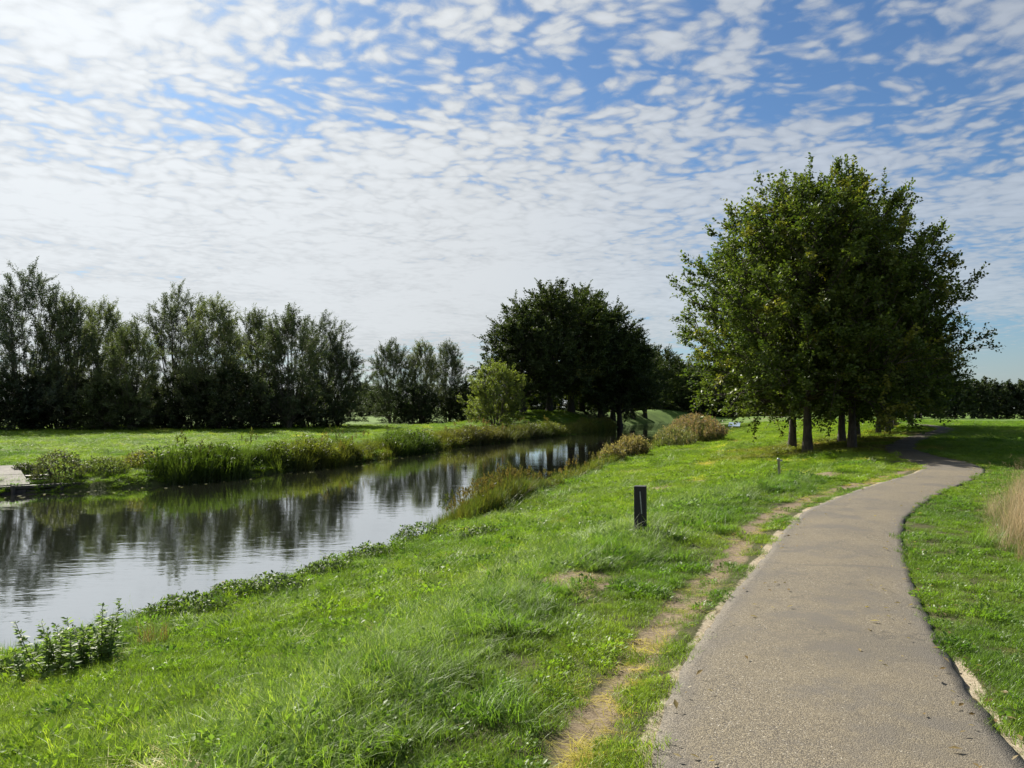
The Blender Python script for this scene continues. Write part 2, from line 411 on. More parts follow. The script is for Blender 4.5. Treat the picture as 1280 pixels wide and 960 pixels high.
# ------------------------------------------------------------------ ground, path, water
TREE_SPOTS = [(12.4, 33.6), (13.9, 39.2), (14.6, 34.4), (16.9, 40.8), (19.3, 45.0), (24.2, 52.5)]
def grid_axis(lo, hi, centre, fine, grow):
    out = [centre]; s = fine; v = centre
    while v < hi: s *= grow; v += s; out.append(v)
    s = fine; v = centre; neg = []
    while v > lo: s *= grow; v -= s; neg.append(v)
    return np.array(neg[::-1]+out)
def masks(x, y, F):
    u = F['dp']-PATHW
    left = F['left'] & ~F['far'] & ~F['inside']
    band = np.exp(-((u-0.40-0.14*(vnoise(x, y, .35, 21, 2)-.5))/0.20)**2)*sstep(y, 28, 19)
    dry = np.where(left, band*(0.50+.85*vnoise(x, y, 1.9, 31, 3))*(.7+.3*sstep(vnoise(x, y, .23, 35, 2), .25, .5)), 0)
    patches = sstep(vnoise(x, y, .5, 41, 3), .67, .76)*.9
    dry = np.maximum(dry, np.where(left & (u > 1.2), patches*.8, 0))
    side = np.where(F['left'], sstep(vnoise(x, y, .8, 51, 3), .18, .42), sstep(vnoise(x, y, 1.1, 61, 3), .48, .60))
    sand = np.exp(-np.maximum(u-0.02, 0)/np.where(F['left'], .085, .07))*(.66+.75*vnoise(x, y, 3.1, 55, 2))*side*sstep(u, -.3, -.02)
    sand = sand*sstep(y, 40, 24)
    lit = np.zeros_like(u)
    for (tx, ty) in TREE_SPOTS:
        lit = np.maximum(lit, .95*np.exp(-(((x-tx)/4.2)**2+((y-ty)/3.4)**2)))
    lit = np.where(F['far'] | F['inside'], 0, lit)
    return np.clip(dry, 0, 1), np.clip(sand, 0, 1), lit
def build_ground():
    xs = grid_axis(-900, 900, 1.2, .07, 1.021); ys = grid_axis(-60, 1800, 4.5, .09, 1.019)
    X, Y = np.meshgrid(xs, ys); x = X.ravel(); y = Y.ravel()
    F = fields(x, y); z = height(x, y, F)
    dry, sand, lit = masks(x, y, F)
    dcam = np.hypot(x, y)
    farg = sstep(dcam, 18, 70)
    mk = np.stack([dry, sand, lit, farg], 1)
    nx, ny = len(xs), len(ys)
    i = np.arange(nx*ny).reshape(ny, nx)
    q = np.stack([i[:-1, :-1], i[:-1, 1:], i[1:, 1:], i[1:, :-1]], -1).reshape(-1, 4)
    me = mesh_np('ground', np.stack([x, y, z], 1), q, {'mask': ('FLOAT_COLOR', mk)}, smooth=True)
    o = obj('ground', me, ground_mat()); tag(o, kind='structure')
    print('ground', nx, ny)
def build_path():
    L = catmull(PATHC[::3], 14)
    T = np.gradient(L, axis=0); T /= np.linalg.norm(T, axis=1)[:, None]; Nn = np.stack([T[:, 1], -T[:, 0]], 1)
    s = np.concatenate([[0], np.cumsum(np.linalg.norm(np.diff(L, axis=0), axis=1))])
    m = int(s[-1]/.12); ss = np.concatenate([np.linspace(0, 45, 700), np.linspace(45.2, s[-1], 220)])
    Lx = np.interp(ss, s, L[:, 0]); Ly = np.interp(ss, s, L[:, 1]); Nx = np.interp(ss, s, Nn[:, 0]); Ny = np.interp(ss, s, Nn[:, 1])
    cols = [-1.0, -1.0, -.9, -.75, -.5, -.25, 0, .25, .5, .75, .9, 1.0, 1.0]
    V = []; E = []; J = []
    for k, c in enumerate(cols):
        sk = 1 if c >= 0 else -1
        wob = (vnoise(ss, ss*0+sk*9.0, 2.2, 71, 5)-.5)*.06 + (vnoise(ss, ss*0+sk*5.0, 7, 73, 2)-.5)*.035
        w = half_w(Ly)*c + (wob*sk if abs(c) > .95 else 0)
        px_ = Lx+Nx*w; py_ = Ly+Ny*w
        z = 0.012+.018*(1-c*c)+(vnoise(px_, py_, .8, 77, 2)-.5)*.012
        base = -0.38*sstep(py_*0+ss, 60, 130)   # follows the falling ground further on
        if k in (0, len(cols)-1): z = z-.09
        zz = z
        V.append(np.stack([px_, py_, zz], 1)); E.append(np.full(len(ss), abs(c)))
        j = np.maximum(np.exp(-((ss-19.2-.12*np.sin(c*3))/.03)**2), np.exp(-((ss-24.1+.1*c)/.025)**2)*.7)
        J.append(j)
    V = np.stack(V, 1).reshape(-1, 3); E = np.stack(E, 1).ravel(); J = np.stack(J, 1).ravel()
    n, c = len(ss), len(cols); i = np.arange(n*c).reshape(n, c)
    q = np.stack([i[:-1, :-1], i[:-1, 1:], i[1:, 1:], i[1:, :-1]], -1).reshape(-1, 4)
    # keep the strip on the ground where the land falls away
    zg = height(V[:, 0], V[:, 1], noise=False); fall = np.minimum(zg+.02, 0); V[:, 2] += fall
    LT = sstep(V[:, 1], 22.5, 26.5)*1.0  # litter plus painted tree shade, from where the avenue's shadow starts
    o = obj('cycle_path', mesh_np('cycle_path', V, q, {'litter_shade': ('FLOAT', LT), 'edge': ('FLOAT', E), 'joint': ('FLOAT', J)}, smooth=True), path_mat())
    tag(o, kind='structure')
def build_water():
    ys = np.concatenate([np.linspace(-17, 60, 60), np.linspace(62, 159, 60)])
    a = np.stack([x_at(FARL, ys)-1.2, ys, ys*0+WATER_Z], 1); b = np.stack([x_at(NEARL, ys)+1.0, ys, ys*0+WATER_Z], 1)
    V = np.stack([a, b], 1).reshape(-1, 3); n = len(ys); i = np.arange(2*n).reshape(n, 2)
    q = np.stack([i[:-1, 0], i[:-1, 1], i[1:, 1], i[1:, 0]], -1)
    o = obj('canal_water', mesh_np('canal_water', V, q), water_mat()); tag(o, kind='structure')
build_ground(); build_path(); build_water()

# ------------------------------------------------------------------ trees
def norm(v): return v/(np.linalg.norm(v, axis=-1, keepdims=True)+1e-9)
def tubes(P, Rr, sides=5):
    """P (n, k, 3) polylines, Rr (n, k) radii -> verts, quads"""
    n, k, _ = P.shape
    T = norm(np.gradient(P, axis=1))
    ref = np.where(np.abs(T[..., 2:3]) > .9, np.array([1., 0, 0]), np.array([0, 0, 1.]))
    A = norm(np.cross(T, ref)); B = np.cross(T, A)
    th = np.arange(sides)*2*np.pi/sides
    V = P[:, :, None, :] + Rr[:, :, None, None]*(A[:, :, None, :]*np.cos(th)[None, None, :, None] + B[:, :, None, :]*np.sin(th)[None, None, :, None])
    idx = np.arange(n*k*sides).reshape(n, k, sides)
    a = idx[:, :-1, :]; b = np.roll(a, -1, axis=2); d = idx[:, 1:, :]; c = np.roll(d, -1, axis=2)
    q = np.stack([a, b, c, d], -1).reshape(-1, 4)
    return V.reshape(-1, 3), q
def leaves(pos, axis, nrm, L, W, tint, fold=.12):
    n = len(pos); axis = norm(axis); side = norm(np.cross(nrm, axis)); up = np.cross(axis, side)
    L = np.asarray(L)[:, None]; W = np.asarray(W)[:, None]
    v0 = pos; v1 = pos+axis*L*.5+side*W*.5+up*W*fold; v2 = pos+axis*L; v3 = pos+axis*L*.5-side*W*.5+up*W*fold
    V = np.stack([v0, v1, v2, v3], 1).reshape(-1, 3); i = np.arange(4*n).reshape(n, 4)
    q = np.concatenate([i[:, [0, 1, 2]], i[:, [0, 2, 3]]])
    t = np.repeat(np.concatenate([tint, np.ones((n, 1))], 1), 4, axis=0)
    return V, q, t

def tree_meshes(name, seed, H=12.5, Rad=5.5, zb=1.3, zs=1.2, trunk_r=.25, n_prim=60, secs=8, sec_len=1.7, twigs=7, twig_len=.65, nleaf=15, leaf=(.13, .08),
                shape=lambda t: 1.0, ascend=(.3, .9), up=.15, stems=1, spread=0.0, cols=((.05, .09, .02), (.09, .13, .03)), accent=None, inner=.25, tipj=(.72, 1.1), droop=.0, tpow=.9):
    g = np.random.default_rng(seed)
    # stems
    st_base = []; st_top = []
    for s in range(stems):
        a = g.uniform(0, 6.28); r0 = (0 if stems == 1 else g.uniform(.1, .35)); r1 = spread*g.uniform(.4, 1.0)
        st_base.append((r0*math.cos(a), r0*math.sin(a), -.25)); st_top.append((r1*math.cos(a)+g.normal(0, .15), r1*math.sin(a)+g.normal(0, .15), H*g.uniform(.80, .95)))
    st_base = np.array(st_base); st_top = np.array(st_top)
    K = 9; s = np.linspace(0, 1, K)
    TP = st_base[:, None, :]*(1-s)[None, :, None] + st_top[:, None, :]*s[None, :, None]
    bow = g.normal(0, .12, (stems, 2)); TP[:, :, :2] += bow[:, None, :]*np.sin(s*np.pi)[None, :, None]*H*.06
    if stems > 1: TP[:, :, :2] *= (s**.75)[None, :, None]*.0+1
    tr = trunk_r*(1-.93*s**.85)[None, :]*g.uniform(.8, 1.1, (stems, 1)); tr[:, 0] *= 1.3; tr[:, 1] *= 1.04
    if stems > 1: tr *= .6
    # extra ring just above the root flare
    tv, tq = tubes(TP, tr, 10 if stems == 1 else 6)
    trunk = mesh_np(name+'_trunk', tv, tq, smooth=True)
    # primaries
    n = n_prim
    t = (np.arange(n)+g.uniform(0, 1, n))/n; t = np.clip(t, 0, 1)**tpow
    az = np.arange(n)*2.39996+g.normal(0, .35, n)
    lump = 1+.16*np.sin(az*2+g.uniform(0, 6))*np.sin(t*5+g.uniform(0, 6))+.10*np.sin(az*5+t*9)
    rad = Rad*np.array([shape(v) for v in t])*g.uniform(tipj[0], tipj[1], n)*lump
    tip = np.stack([rad*np.cos(az), rad*np.sin(az), zb+t*(H-zb)], 1)
    si = g.integers(0, stems, n)
    if stems > 1:   # choose the stem closest in azimuth
        sa = np.arctan2(st_top[:, 1], st_top[:, 0]); dlt = np.abs((az[:, None]-sa[None, :]+np.pi) % (2*np.pi)-np.pi); si = np.argmin(dlt+g.uniform(0, .8, dlt.shape), 1)
    rise = rad*g.uniform(ascend[0], ascend[1], n)+.15*H*t*up*3
    z0 = np.clip(tip[:, 2]-rise, zs, H*.9)
    f0 = np.clip(z0/H, 0, .93)
    b0 = st_base[si]*(1-f0)[:, None]+st_top[si]*f0[:, None]
    start = np.stack([b0[:, 0], b0[:, 1], z0], 1)
    c1 = start+(tip-start)*.5; c1[:, 2] += (rad*(.12+.1*up))+droop*rad*.5
    kk = 6; ss = np.linspace(0, 1, kk)[None, :, None]
    BP = start[:, None]*(1-ss)**2+2*c1[:, None]*ss*(1-ss)+tip[:, None]*ss**2
    BP[:, 1:-1] += g.normal(0, .05, (n, kk-2, 3))
    br = (trunk_r*.10+.008*rad)[:, None]*(1-.85*np.linspace(0, 1, kk))[None, :]
    bv, bq = tubes(BP, br, 4)
    # side branches
    m2 = n*secs; p2 = np.repeat(np.arange(n), secs)
    t2 = inner+(1-inner)*g.uniform(0, 1, m2)**.8
    tt = t2[:, None]; a = start[p2]; c = c1[p2]; e = tip[p2]
    sp_ = a*(1-tt)**2+2*c*tt*(1-tt)+e*tt**2
    stg = norm(2*(1-tt)*(c-a)+2*tt*(e-c))
    sout = norm(np.stack([sp_[:, 0], sp_[:, 1], np.zeros(m2)], 1))
    sdir = norm(stg*.55+norm(g.normal(0, 1, (m2, 3)))*.85+sout*.15+np.array([0, 0, up*.8]))
    slen = sec_len*g.uniform(.55, 1.15, m2)
    ld = np.arange(n)*secs; sp_[ld] = tip; sdir[ld] = norm(stg[ld]+np.array([0, 0, up])+g.normal(0, .2, (n, 3))); slen[ld] *= .8
    bow2 = np.array([0, 0, .06])*slen[:, None]
    SP = np.stack([sp_, sp_+sdir*slen[:, None]*.5+bow2, sp_+sdir*slen[:, None]], 1)
    sv, sq = tubes(SP, np.tile(np.array([.024, .016, .006]), (m2, 1)), 3)
    # twigs
    m = m2*twigs; pi2 = np.repeat(np.arange(m2), twigs); pi = p2[pi2]
    ts = g.uniform(.15, 1, m); tp = sp_[pi2]+sdir[pi2]*(slen[pi2]*ts)[:, None]+bow2[pi2]*.8
    tang = sdir[pi2]
    rd = norm(g.normal(0, 1, (m, 3)))
    out = norm(np.stack([tp[:, 0], tp[:, 1], np.zeros(m)], 1))
    td = norm(tang*.75+rd*.62+out*.18+np.array([0, 0, up]))
    tl = twig_len*g.uniform(.45, 1.15, m)*(1.15-.35*ts)
    # the last twig of a branch runs on as its leader
    lead = np.arange(m2)*twigs; tp[lead] = SP[:, 2]-tang[lead]*.08; td[lead] = norm(tang[lead]+np.array([0, 0, up*.6])); tl[lead] = twig_len*g.uniform(.6, 1.1, m2)
    wp = np.stack([tp, tp+td*tl[:, None]*.55+np.array([0, 0, .02]), tp+td*tl[:, None]+np.array([0, 0, -.04-droop*.3])], 1)
    wr = np.tile(np.array([.008, .005, .002]), (m, 1))
    wv, wq = tubes(wp, wr, 3)
    limbs = mesh_np(name+'_limbs', np.vstack([bv, sv, wv]), [np.vstack([bq, sq+len(bv), wq+len(bv)+len(sv)])])
    # leaves
    k = m*nleaf; ti = np.repeat(np.arange(m), nleaf)
    ls = np.tile((np.arange(nleaf)+.6)/nleaf, m)+g.normal(0, .03, k)
    sd = norm(np.cross(td[ti], np.array([0, 0, 1.])+g.normal(0, .25, (k, 3))))
    sgn = np.where(np.arange(k) % 2 == 0, 1., -1.)[:, None]
    lp = tp[ti]+td[ti]*(tl[ti]*ls)[:, None]+g.normal(0, .05, (k, 3))
    la = td[ti]*.55+sd*sgn*.8+g.normal(0, .28, (k, 3))
    ln = np.array([0, 0, 1.])+g.normal(0, .55, (k, 3))+out[ti]*.35
    sz = g.uniform(.7, 1.25, k)
    c0, c1_ = np.array(cols[0]), np.array(cols[1])
    f = np.clip(g.normal(.45, .25, m)[ti]+g.normal(0, .22, k), 0, 1)[:, None]
    tint = c0*(1-f)+c1_*f
    if accent is not None:
        am = (g.uniform(0, 1, n) < accent[1])[pi][ti] & (ls*0+ts[ti] > .6)
        tint[am] = tint[am]*.35+np.array(accent[0])*.65
    lv, lq, lt = leaves(lp, la, ln, leaf[0]*sz, leaf[1]*sz, tint)
    crown = mesh_np(name+'_crown', lv, lq, {'tint': ('FLOAT_COLOR', lt)})
    return trunk, limbs, crown
TREE_SETS = {}
def place_tree(name, key, x, y, rz, s, label, cat, group, bark, leaf_m, z=None, parts=True):
    tr, lb, cr = TREE_SETS[key]
    zz = H1(x, y) if z is None else z
    e = empty(name, (x, y, zz-.03), rz, s)
    tag(e, label, cat, group)
    obj('trunk', tr, bark, e); obj('crown', cr, leaf_m, e)
    obj('branches', lb, bark, e)
    return e
dome = lambda t: (max(0.0, 1-(max(t, .0))**3.2)**.55)*(.80+.20*min(1, t/.2))
BEECHC = ((.055, .09, .018), (.125, .16, .032))
TJ = (.62, .86)
TREE_SETS['beech_a'] = tree_meshes('beech_a', 11, H=9.9, Rad=5.5, zb=1.75, zs=2.1, n_prim=92, secs=9, sec_len=1.6, twigs=7, nleaf=16, leaf=(.15, .095), shape=dome, cols=BEECHC, accent=((.22, .21, .035), .18), up=.16, ascend=(.15, .75), tipj=TJ, tpow=1.2)
TREE_SETS['beech_b'] = tree_meshes('beech_b', 12, H=10.1, Rad=5.4, zb=2.0, zs=2.3, n_prim=88, secs=9, sec_len=1.6, twigs=7, nleaf=16, leaf=(.15, .095), shape=dome, cols=BEECHC, accent=((.20, .20, .035), .12), up=.16, ascend=(.2, .8), tipj=TJ, tpow=1.2)
TREE_SETS['beech_c'] = tree_meshes('beech_c', 13, H=10.0, Rad=5.2, zb=2.3, zs=2.4, n_prim=80, secs=9, sec_len=1.6, twigs=7, nleaf=16, leaf=(.15, .095), shape=dome, cols=BEECHC, accent=((.18, .17, .03), .06), up=.2, ascend=(.2, .9), tipj=TJ)
G_AV = 'broad-leaved trees of the avenue by the path'
place_tree('avenue_tree', 'beech_a', 12.4, 33.6, 0.3, (1, 1, 1.06), 'broad leafy tree at the left front of the avenue, low branches hanging over the grass', 'tree', G_AV, M_BARK, M_BEECH)
place_tree('avenue_tree', 'beech_b', 14.6, 34.4, 2.2, (.88, .88, 1.07), 'leafy avenue tree whose trunk stands closest to the bend of the path', 'tree', G_AV, M_BARK, M_BEECH)
place_tree('avenue_tree', 'beech_c', 13.7, 39.2, 4.0, 1.02, 'avenue tree whose short trunk shows leftmost, behind the front trunk', 'tree', G_AV, M_BARK, M_BEECH)
place_tree('avenue_tree', 'beech_a', 16.8, 40.8, 5.2, .98, 'avenue tree with a pale sunlit trunk just behind the two front trunks', 'tree', G_AV, M_BARK, M_BEECH)
place_tree('avenue_tree', 'beech_b', 19.4, 45.0, 1.1, .86, 'avenue tree with a slim trunk in the middle of the dark group', 'tree', G_AV, M_BARK, M_BEECH)
place_tree('avenue_tree', 'beech_c', 24.0, 52.5, 4.6, .88, 'rightmost avenue tree with branches reaching over the dark field', 'tree', G_AV, M_BARK, M_BEECH)
for (x, y, k, r, lab) in ((27, 57.5, 'beech_b', 1.9, 'avenue tree glimpsed behind the rightmost trunk of the front group'),
                          (30.3, 64, 'beech_a', 4.4, 'avenue tree in the deep shade further along the path'),
                          (34, 71, 'beech_c', .8, 'last avenue tree of the near row beside the shaded field')):
    place_tree('avenue_tree', k, x, y, r, .88, lab, 'tree', G_AV, M_BARK, M_BEECH)

# willows on the far bank
WIL = ((.085, .115, .052), (.18, .21, .115))
plume = lambda t: (max(0.0, 1-t**2.6)**.6)*(.85+.15*min(1, t/.2))
TREE_SETS['willow_a'] = tree_meshes('willow_a', 21, H=11.2, Rad=4.6, zb=.7, zs=.3, trunk_r=.2, n_prim=70, secs=7, sec_len=1.5, twigs=6, twig_len=.75, inner=.1, nleaf=19, leaf=(.17, .055), shape=plume, ascend=(.6, 1.5), up=.38, stems=5, spread=2.6, cols=WIL, tipj=(.5, .88))
TREE_SETS['willow_b'] = tree_meshes('willow_b', 22, H=9.3, Rad=3.6, zb=.6, zs=.3, trunk_r=.17, n_prim=60, secs=7, sec_len=1.4, twigs=6, twig_len=.7, inner=.1, nleaf=19, leaf=(.17, .055), shape=plume, ascend=(.7, 1.7), up=.42, stems=6, spread=2.3, cols=WIL, tipj=(.5, .88))
TREE_SETS['willow_c'] = tree_meshes('willow_c', 23, H=8.3, Rad=4.0, zb=.5, zs=.3, trunk_r=.16, n_prim=60, secs=7, sec_len=1.4, twigs=6, twig_len=.7, inner=.1, nleaf=19, leaf=(.17, .055), shape=plume, ascend=(.5, 1.4), up=.35, stems=7, spread=2.8, cols=((.06, .085, .036), (.12, .15, .07)), tipj=(.5, .88))
TREE_SETS['bush'] = tree_meshes('bush', 24, H=5.6, Rad=3.6, zb=.5, zs=.2, trunk_r=.15, n_prim=60, secs=7, sec_len=1.0, twigs=6, twig_len=.55, nleaf=13, leaf=(.16, .07), shape=lambda t: (max(0, 1-t**2.8)**.55), ascend=(.5, 1.2), up=.3, stems=7, spread=2.0, cols=((.10, .135, .03), (.22, .25, .06)), tipj=(.6, .9))
G_WI = 'willows along the far bank'
wl = [  # photo column, distance, key, height, label
    (-60, 50, 'willow_c', 8.5, 'dark willow at the far left edge, mostly out of the picture'),
    (35, 50, 'willow_a', 10.9, 'tallest grey green willow at the left, airy crown against the sky'),
    (85, 53, 'willow_b', 8.3, 'willow close to the right of the tallest left willow'),
    (128, 54, 'willow_b', 9.0, 'narrow willow with a plume shaped top, second dip of the skyline from the left'),
    (165, 53, 'willow_c', 7.0, 'lower willow left of the pair of pointed willow tops'),
    (222, 54, 'willow_a', 9.4, 'willow with a broad pointed top above the middle of the left row'),
    (268, 56, 'willow_b', 9.0, 'slimmer willow forming the right half of the pointed pair'),
    (318, 56, 'willow_b', 8.9, 'willow with a loose see through top right of the gap in the skyline'),
    (360, 57, 'willow_c', 7.6, 'willow with a ragged top between two plume topped willows'),
    (405, 58, 'willow_a', 8.8, 'willow with several feathery tops near the right end of the long row'),
    (424, 61, 'willow_c', 6.0, 'low spreading willow that ends the long row beside the bright field'),
    (490, 74, 'willow_c', 7.2, 'dark green willow standing left in the small clump across the canal'),
    (528, 75, 'willow_b', 8.0, 'tallest willow in the small clump left of the round bush'),
    (560, 77, 'willow_b', 7.7, 'feathery willow at the right of the small clump'),
]
for i, (pxx, d, k, h, lab) in enumerate(wl):
    d = d*1.7+5*math.sin(i*2.9); h *= 1.7*(1+.06*math.sin(i*4.1))
    h0 = {'willow_a': 12.2, 'willow_b': 10.3, 'willow_c': 9.2}[k]; x = px(pxx, d); s = h/h0
    place_tree('willow', k, x, d, 1.7*i, (max(s*.92, 1.15), max(s*.92, 1.15), s), lab, 'tree', G_WI, M_WBARK, M_WILLOW)
place_tree('round_bush', 'bush', px(620, 91), 91, 1, (1.12, 1.12, 1.2), 'rounded yellow green bush in front of the big dark grove', 'bush', None, M_WBARK, M_WEED)
G_UN = 'dark understorey bushes below the willows'
un = [(10, 48.5, .62), (70, 49.5, .55), (140, 50.5, .6), (190, 51, .6), (245, 52, .62), (295, 53, .6), (345, 54, .62), (390, 55, .55), (520, 73, .5), (585, 77, .6)]
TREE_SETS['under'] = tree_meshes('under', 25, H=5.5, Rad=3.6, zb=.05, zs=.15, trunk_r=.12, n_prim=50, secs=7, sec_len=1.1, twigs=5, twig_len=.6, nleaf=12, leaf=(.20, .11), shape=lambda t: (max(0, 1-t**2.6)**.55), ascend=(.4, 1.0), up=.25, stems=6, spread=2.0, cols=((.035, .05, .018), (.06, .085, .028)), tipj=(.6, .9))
where = ['under the tallest left willow', 'right of the tallest left willow', 'below the plume topped willow', 'below the lower willow', 'below the pointed willow pair', 'in the gap of the skyline', 'below the ragged willow', 'at the end of the long row', 'at the foot of the small willow clump', 'at the left foot of the round bush']
for i, (pxx, d, s) in enumerate(un):
    d *= 1.7; s *= 1.7
    s *= 1+.22*math.sin(i*1.7); dd = d+2.5+3*math.sin(i*2.3) if i < 8 else d-4
    place_tree('understorey_bush', 'under', px(pxx, dd), dd, 2.1*i, (s*1.25, s*1.25, s), 'dark leafy bush filling the shade '+where[i], 'bush', G_UN, M_WBARK, M_GROVE, z=H1(px(pxx, dd), dd)-.55)

# big grove beyond the canal bend
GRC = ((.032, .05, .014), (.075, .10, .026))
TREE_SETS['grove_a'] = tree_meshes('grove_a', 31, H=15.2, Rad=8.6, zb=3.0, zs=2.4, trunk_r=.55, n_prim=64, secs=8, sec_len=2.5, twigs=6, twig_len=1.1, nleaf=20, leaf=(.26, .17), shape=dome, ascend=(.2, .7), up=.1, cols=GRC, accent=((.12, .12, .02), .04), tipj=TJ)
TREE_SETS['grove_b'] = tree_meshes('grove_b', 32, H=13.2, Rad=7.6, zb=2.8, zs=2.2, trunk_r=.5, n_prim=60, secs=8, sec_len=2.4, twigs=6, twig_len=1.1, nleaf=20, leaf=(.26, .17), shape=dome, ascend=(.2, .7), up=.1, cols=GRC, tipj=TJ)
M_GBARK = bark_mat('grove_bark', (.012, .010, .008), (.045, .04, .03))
G_GR = 'big dark trees of the grove beyond the canal bend'
gv = [(654, 100, 'grove_b', .88, 'grove tree whose lone trunk stands leftmost, right behind the round bush'),
      (687, 105, 'grove_a', .96, 'tall dark grove tree with the thick left trunk and rounded top'),
      (714, 110, 'grove_a', 1.04, 'tallest dark grove tree forming the top of the dome'),
      (727, 119, 'grove_a', 1.06, 'grove tree just right of the top of the dome'),
      (751, 114, 'grove_b', 1.08, 'grove tree in the middle of the row of trunks'),
      (766, 127, 'grove_a', .93, 'grove tree right of the middle of the row, branches over the water'),
      (775, 118, 'grove_b', .90, 'grove tree on the falling right shoulder of the dome'),
      (790, 143, 'grove_b', .92, 'grove tree low on the right shoulder, in deep shade'),
      (806, 150, 'grove_b', .86, 'grove tree where the dome meets the lower far trees'),
      (826, 168, 'grove_b', .82, 'far grove tree above the bright patch of water'),
      (846, 182, 'grove_b', .82, 'far tree over the end of the visible water'),
      (872, 196, 'grove_b', .85, 'far tree behind the tall reed clump'),
      (898, 200, 'grove_b', .85, 'far tree partly behind the left branches of the avenue')]
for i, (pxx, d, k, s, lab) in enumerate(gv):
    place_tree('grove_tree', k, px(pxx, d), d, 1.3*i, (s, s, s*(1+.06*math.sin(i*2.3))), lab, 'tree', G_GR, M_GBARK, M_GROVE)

# dark bushes and trees closing the view where the canal bends away
cl = [(792, 176, 1.5, 'dark bush low behind the last grove trunks, left of the water end'), (815, 180, 1.6, 'dark bush behind the end of the visible water'), (838, 178, 1.4, 'dark bush above the bright far water'),
      (862, 184, 1.6, 'dark bush behind the plumed reed clump'), (888, 188, 1.5, 'dark bush between the reed clump and the avenue'), (915, 190, 1.6, 'dark bush behind the pale blue panel'), (942, 192, 1.5, 'dark bush seen under the left avenue branches'), (975, 190, 1.6, 'dark bush behind the leftmost avenue trunks'), (770, 170, 1.3, 'dark bush between two grove trunks on the right')]
for i, (pxx, d, s, lab) in enumerate(cl):
    place_tree('canal_end_bush', 'under', px(pxx, d), d, 1.1*i, (s*1.3, s*1.3, s), lab, 'bush', 'dark bushes at the canal bend', M_WBARK, M_GROVE, z=H1(px(pxx, d), d)-.4)

# far trees along the horizon
TREE_SETS['far_a'] = tree_meshes('far_a', 41, H=8.4, Rad=4.8, zb=.6, zs=.5, trunk_r=.25, n_prim=36, secs=6, sec_len=1.8, twigs=5, twig_len=.9, nleaf=9, leaf=(.5, .34), shape=dome, ascend=(.2, .8), up=.2, cols=((.03, .045, .02), (.055, .075, .03)), tipj=TJ)
G_FA = 'trees of the far treeline across the right field'
fr = [(1128, 150, .95), (1150, 152, 1.0), (1172, 156, .93), (1195, 170, .86), (1215, 180, .88), (1236, 186, .96), (1258, 190, .92), (1280, 192, .95)]
fl = ['leftmost tree of the far treeline, next to the avenue', 'taller rounded tree near the left end of the far treeline', 'third tree from the left in the far treeline', 'low far tree in the dip of the treeline', 'far tree right of the dip of the treeline', 'far tree with the smooth domed top beside the dip', 'far tree left of the right picture edge', 'far tree at the right picture edge']
for i, (pxx, d, s) in enumerate(fr):
    place_tree('far_tree', 'far_a', px(pxx, d), d, 2.7*i, s, fl[i], 'tree', G_FA, M_BARK, M_GROVE)

bl = [(452, 215, .9, 'far hazy tree in the gap right of the long willow row'), (476, 222, .8, 'far tree left of the small willow clump'), (588, 225, .9, 'far tree behind the left flank of the round bush'),
      (640, 228, .95, 'far tree seen low behind the leftmost grove trunk'), (672, 232, .9, 'far tree between the first two grove trunks'), (702, 235, .95, 'far tree behind the thick grove trunk'),
      (734, 238, .9, 'far tree in the middle gap of the grove trunks'), (765, 240, 1.0, 'far tree behind the right grove trunks'), (798, 242, .9, 'far tree behind the right shoulder of the grove'), (830, 245, 1.0, 'far tree behind the bright patch of water')]
for i, (pxx, d, s, lab) in enumerate(bl):
    place_tree('far_tree', 'far_a', px(pxx, d), d, 1.9*i, (s*1.35, s*1.35, s), lab, 'tree', 'far trees behind the grove', M_GBARK, M_GROVE)

# ------------------------------------------------------------------ scattered ground cover
def blades(n, seed, Rad, hmin, hmax, w, lean=.35, curl=.5, c0=(1, 1, 1), c1=(1, 1, 1), segs=3, flat=0.0):
    """a tuft: n tapering blades around the origin; returns verts, faces, tint"""
    g = np.random.default_rng(seed)
    a = g.uniform(0, 2*np.pi, n); r = Rad*np.sqrt(g.uniform(0, 1, n))
    base = np.stack([r*np.cos(a), r*np.sin(a), np.full(n, -.01)], 1)
    h = g.uniform(hmin, hmax, n)
    da = g.uniform(0, 2*np.pi, n); ld = np.stack([np.cos(da), np.sin(da), np.zeros(n)], 1)
    le = lean*g.uniform(.2, 1.3, n); cu = curl*g.uniform(.1, 1.4, n)
    sd = np.stack([-np.sin(da+g.normal(0, .6, n)), np.cos(da), np.zeros(n)], 1); sd = norm(sd)
    ww = w*g.uniform(.7, 1.3, n)
    V = []; 
    for k in range(segs+1):
        s = k/segs
        off = ld*((le*s+cu*s*s)*h)[:, None]
        zz = h*(s-(.35*cu*s*s))*(1-flat)
        p = base+off; p[:, 2] += zz
        wk = ww*(1-s)**.6 if k < segs else ww*0
        if k < segs: V += [p-sd*wk[:, None]*.5, p+sd*wk[:, None]*.5]
        else: V += [p]
    V = np.stack(V, 1); kv = V.shape[1]; idx = np.arange(n*kv).reshape(n, kv)
    Q = [np.stack([idx[:, 2*k], idx[:, 2*k+1], idx[:, 2*k+3], idx[:, 2*k+2]], -1) for k in range(segs-1)]
    Tt = idx[:, [2*segs-2, 2*segs-1, 2*segs]]
    f = g.uniform(0, 1, (n, 1)); c = np.array(c0)*(1-f)+np.array(c1)*f
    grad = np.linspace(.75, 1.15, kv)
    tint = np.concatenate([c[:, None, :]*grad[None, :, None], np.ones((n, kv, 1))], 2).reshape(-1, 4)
    return V.reshape(-1, 3), [np.vstack(Q), Tt], tint
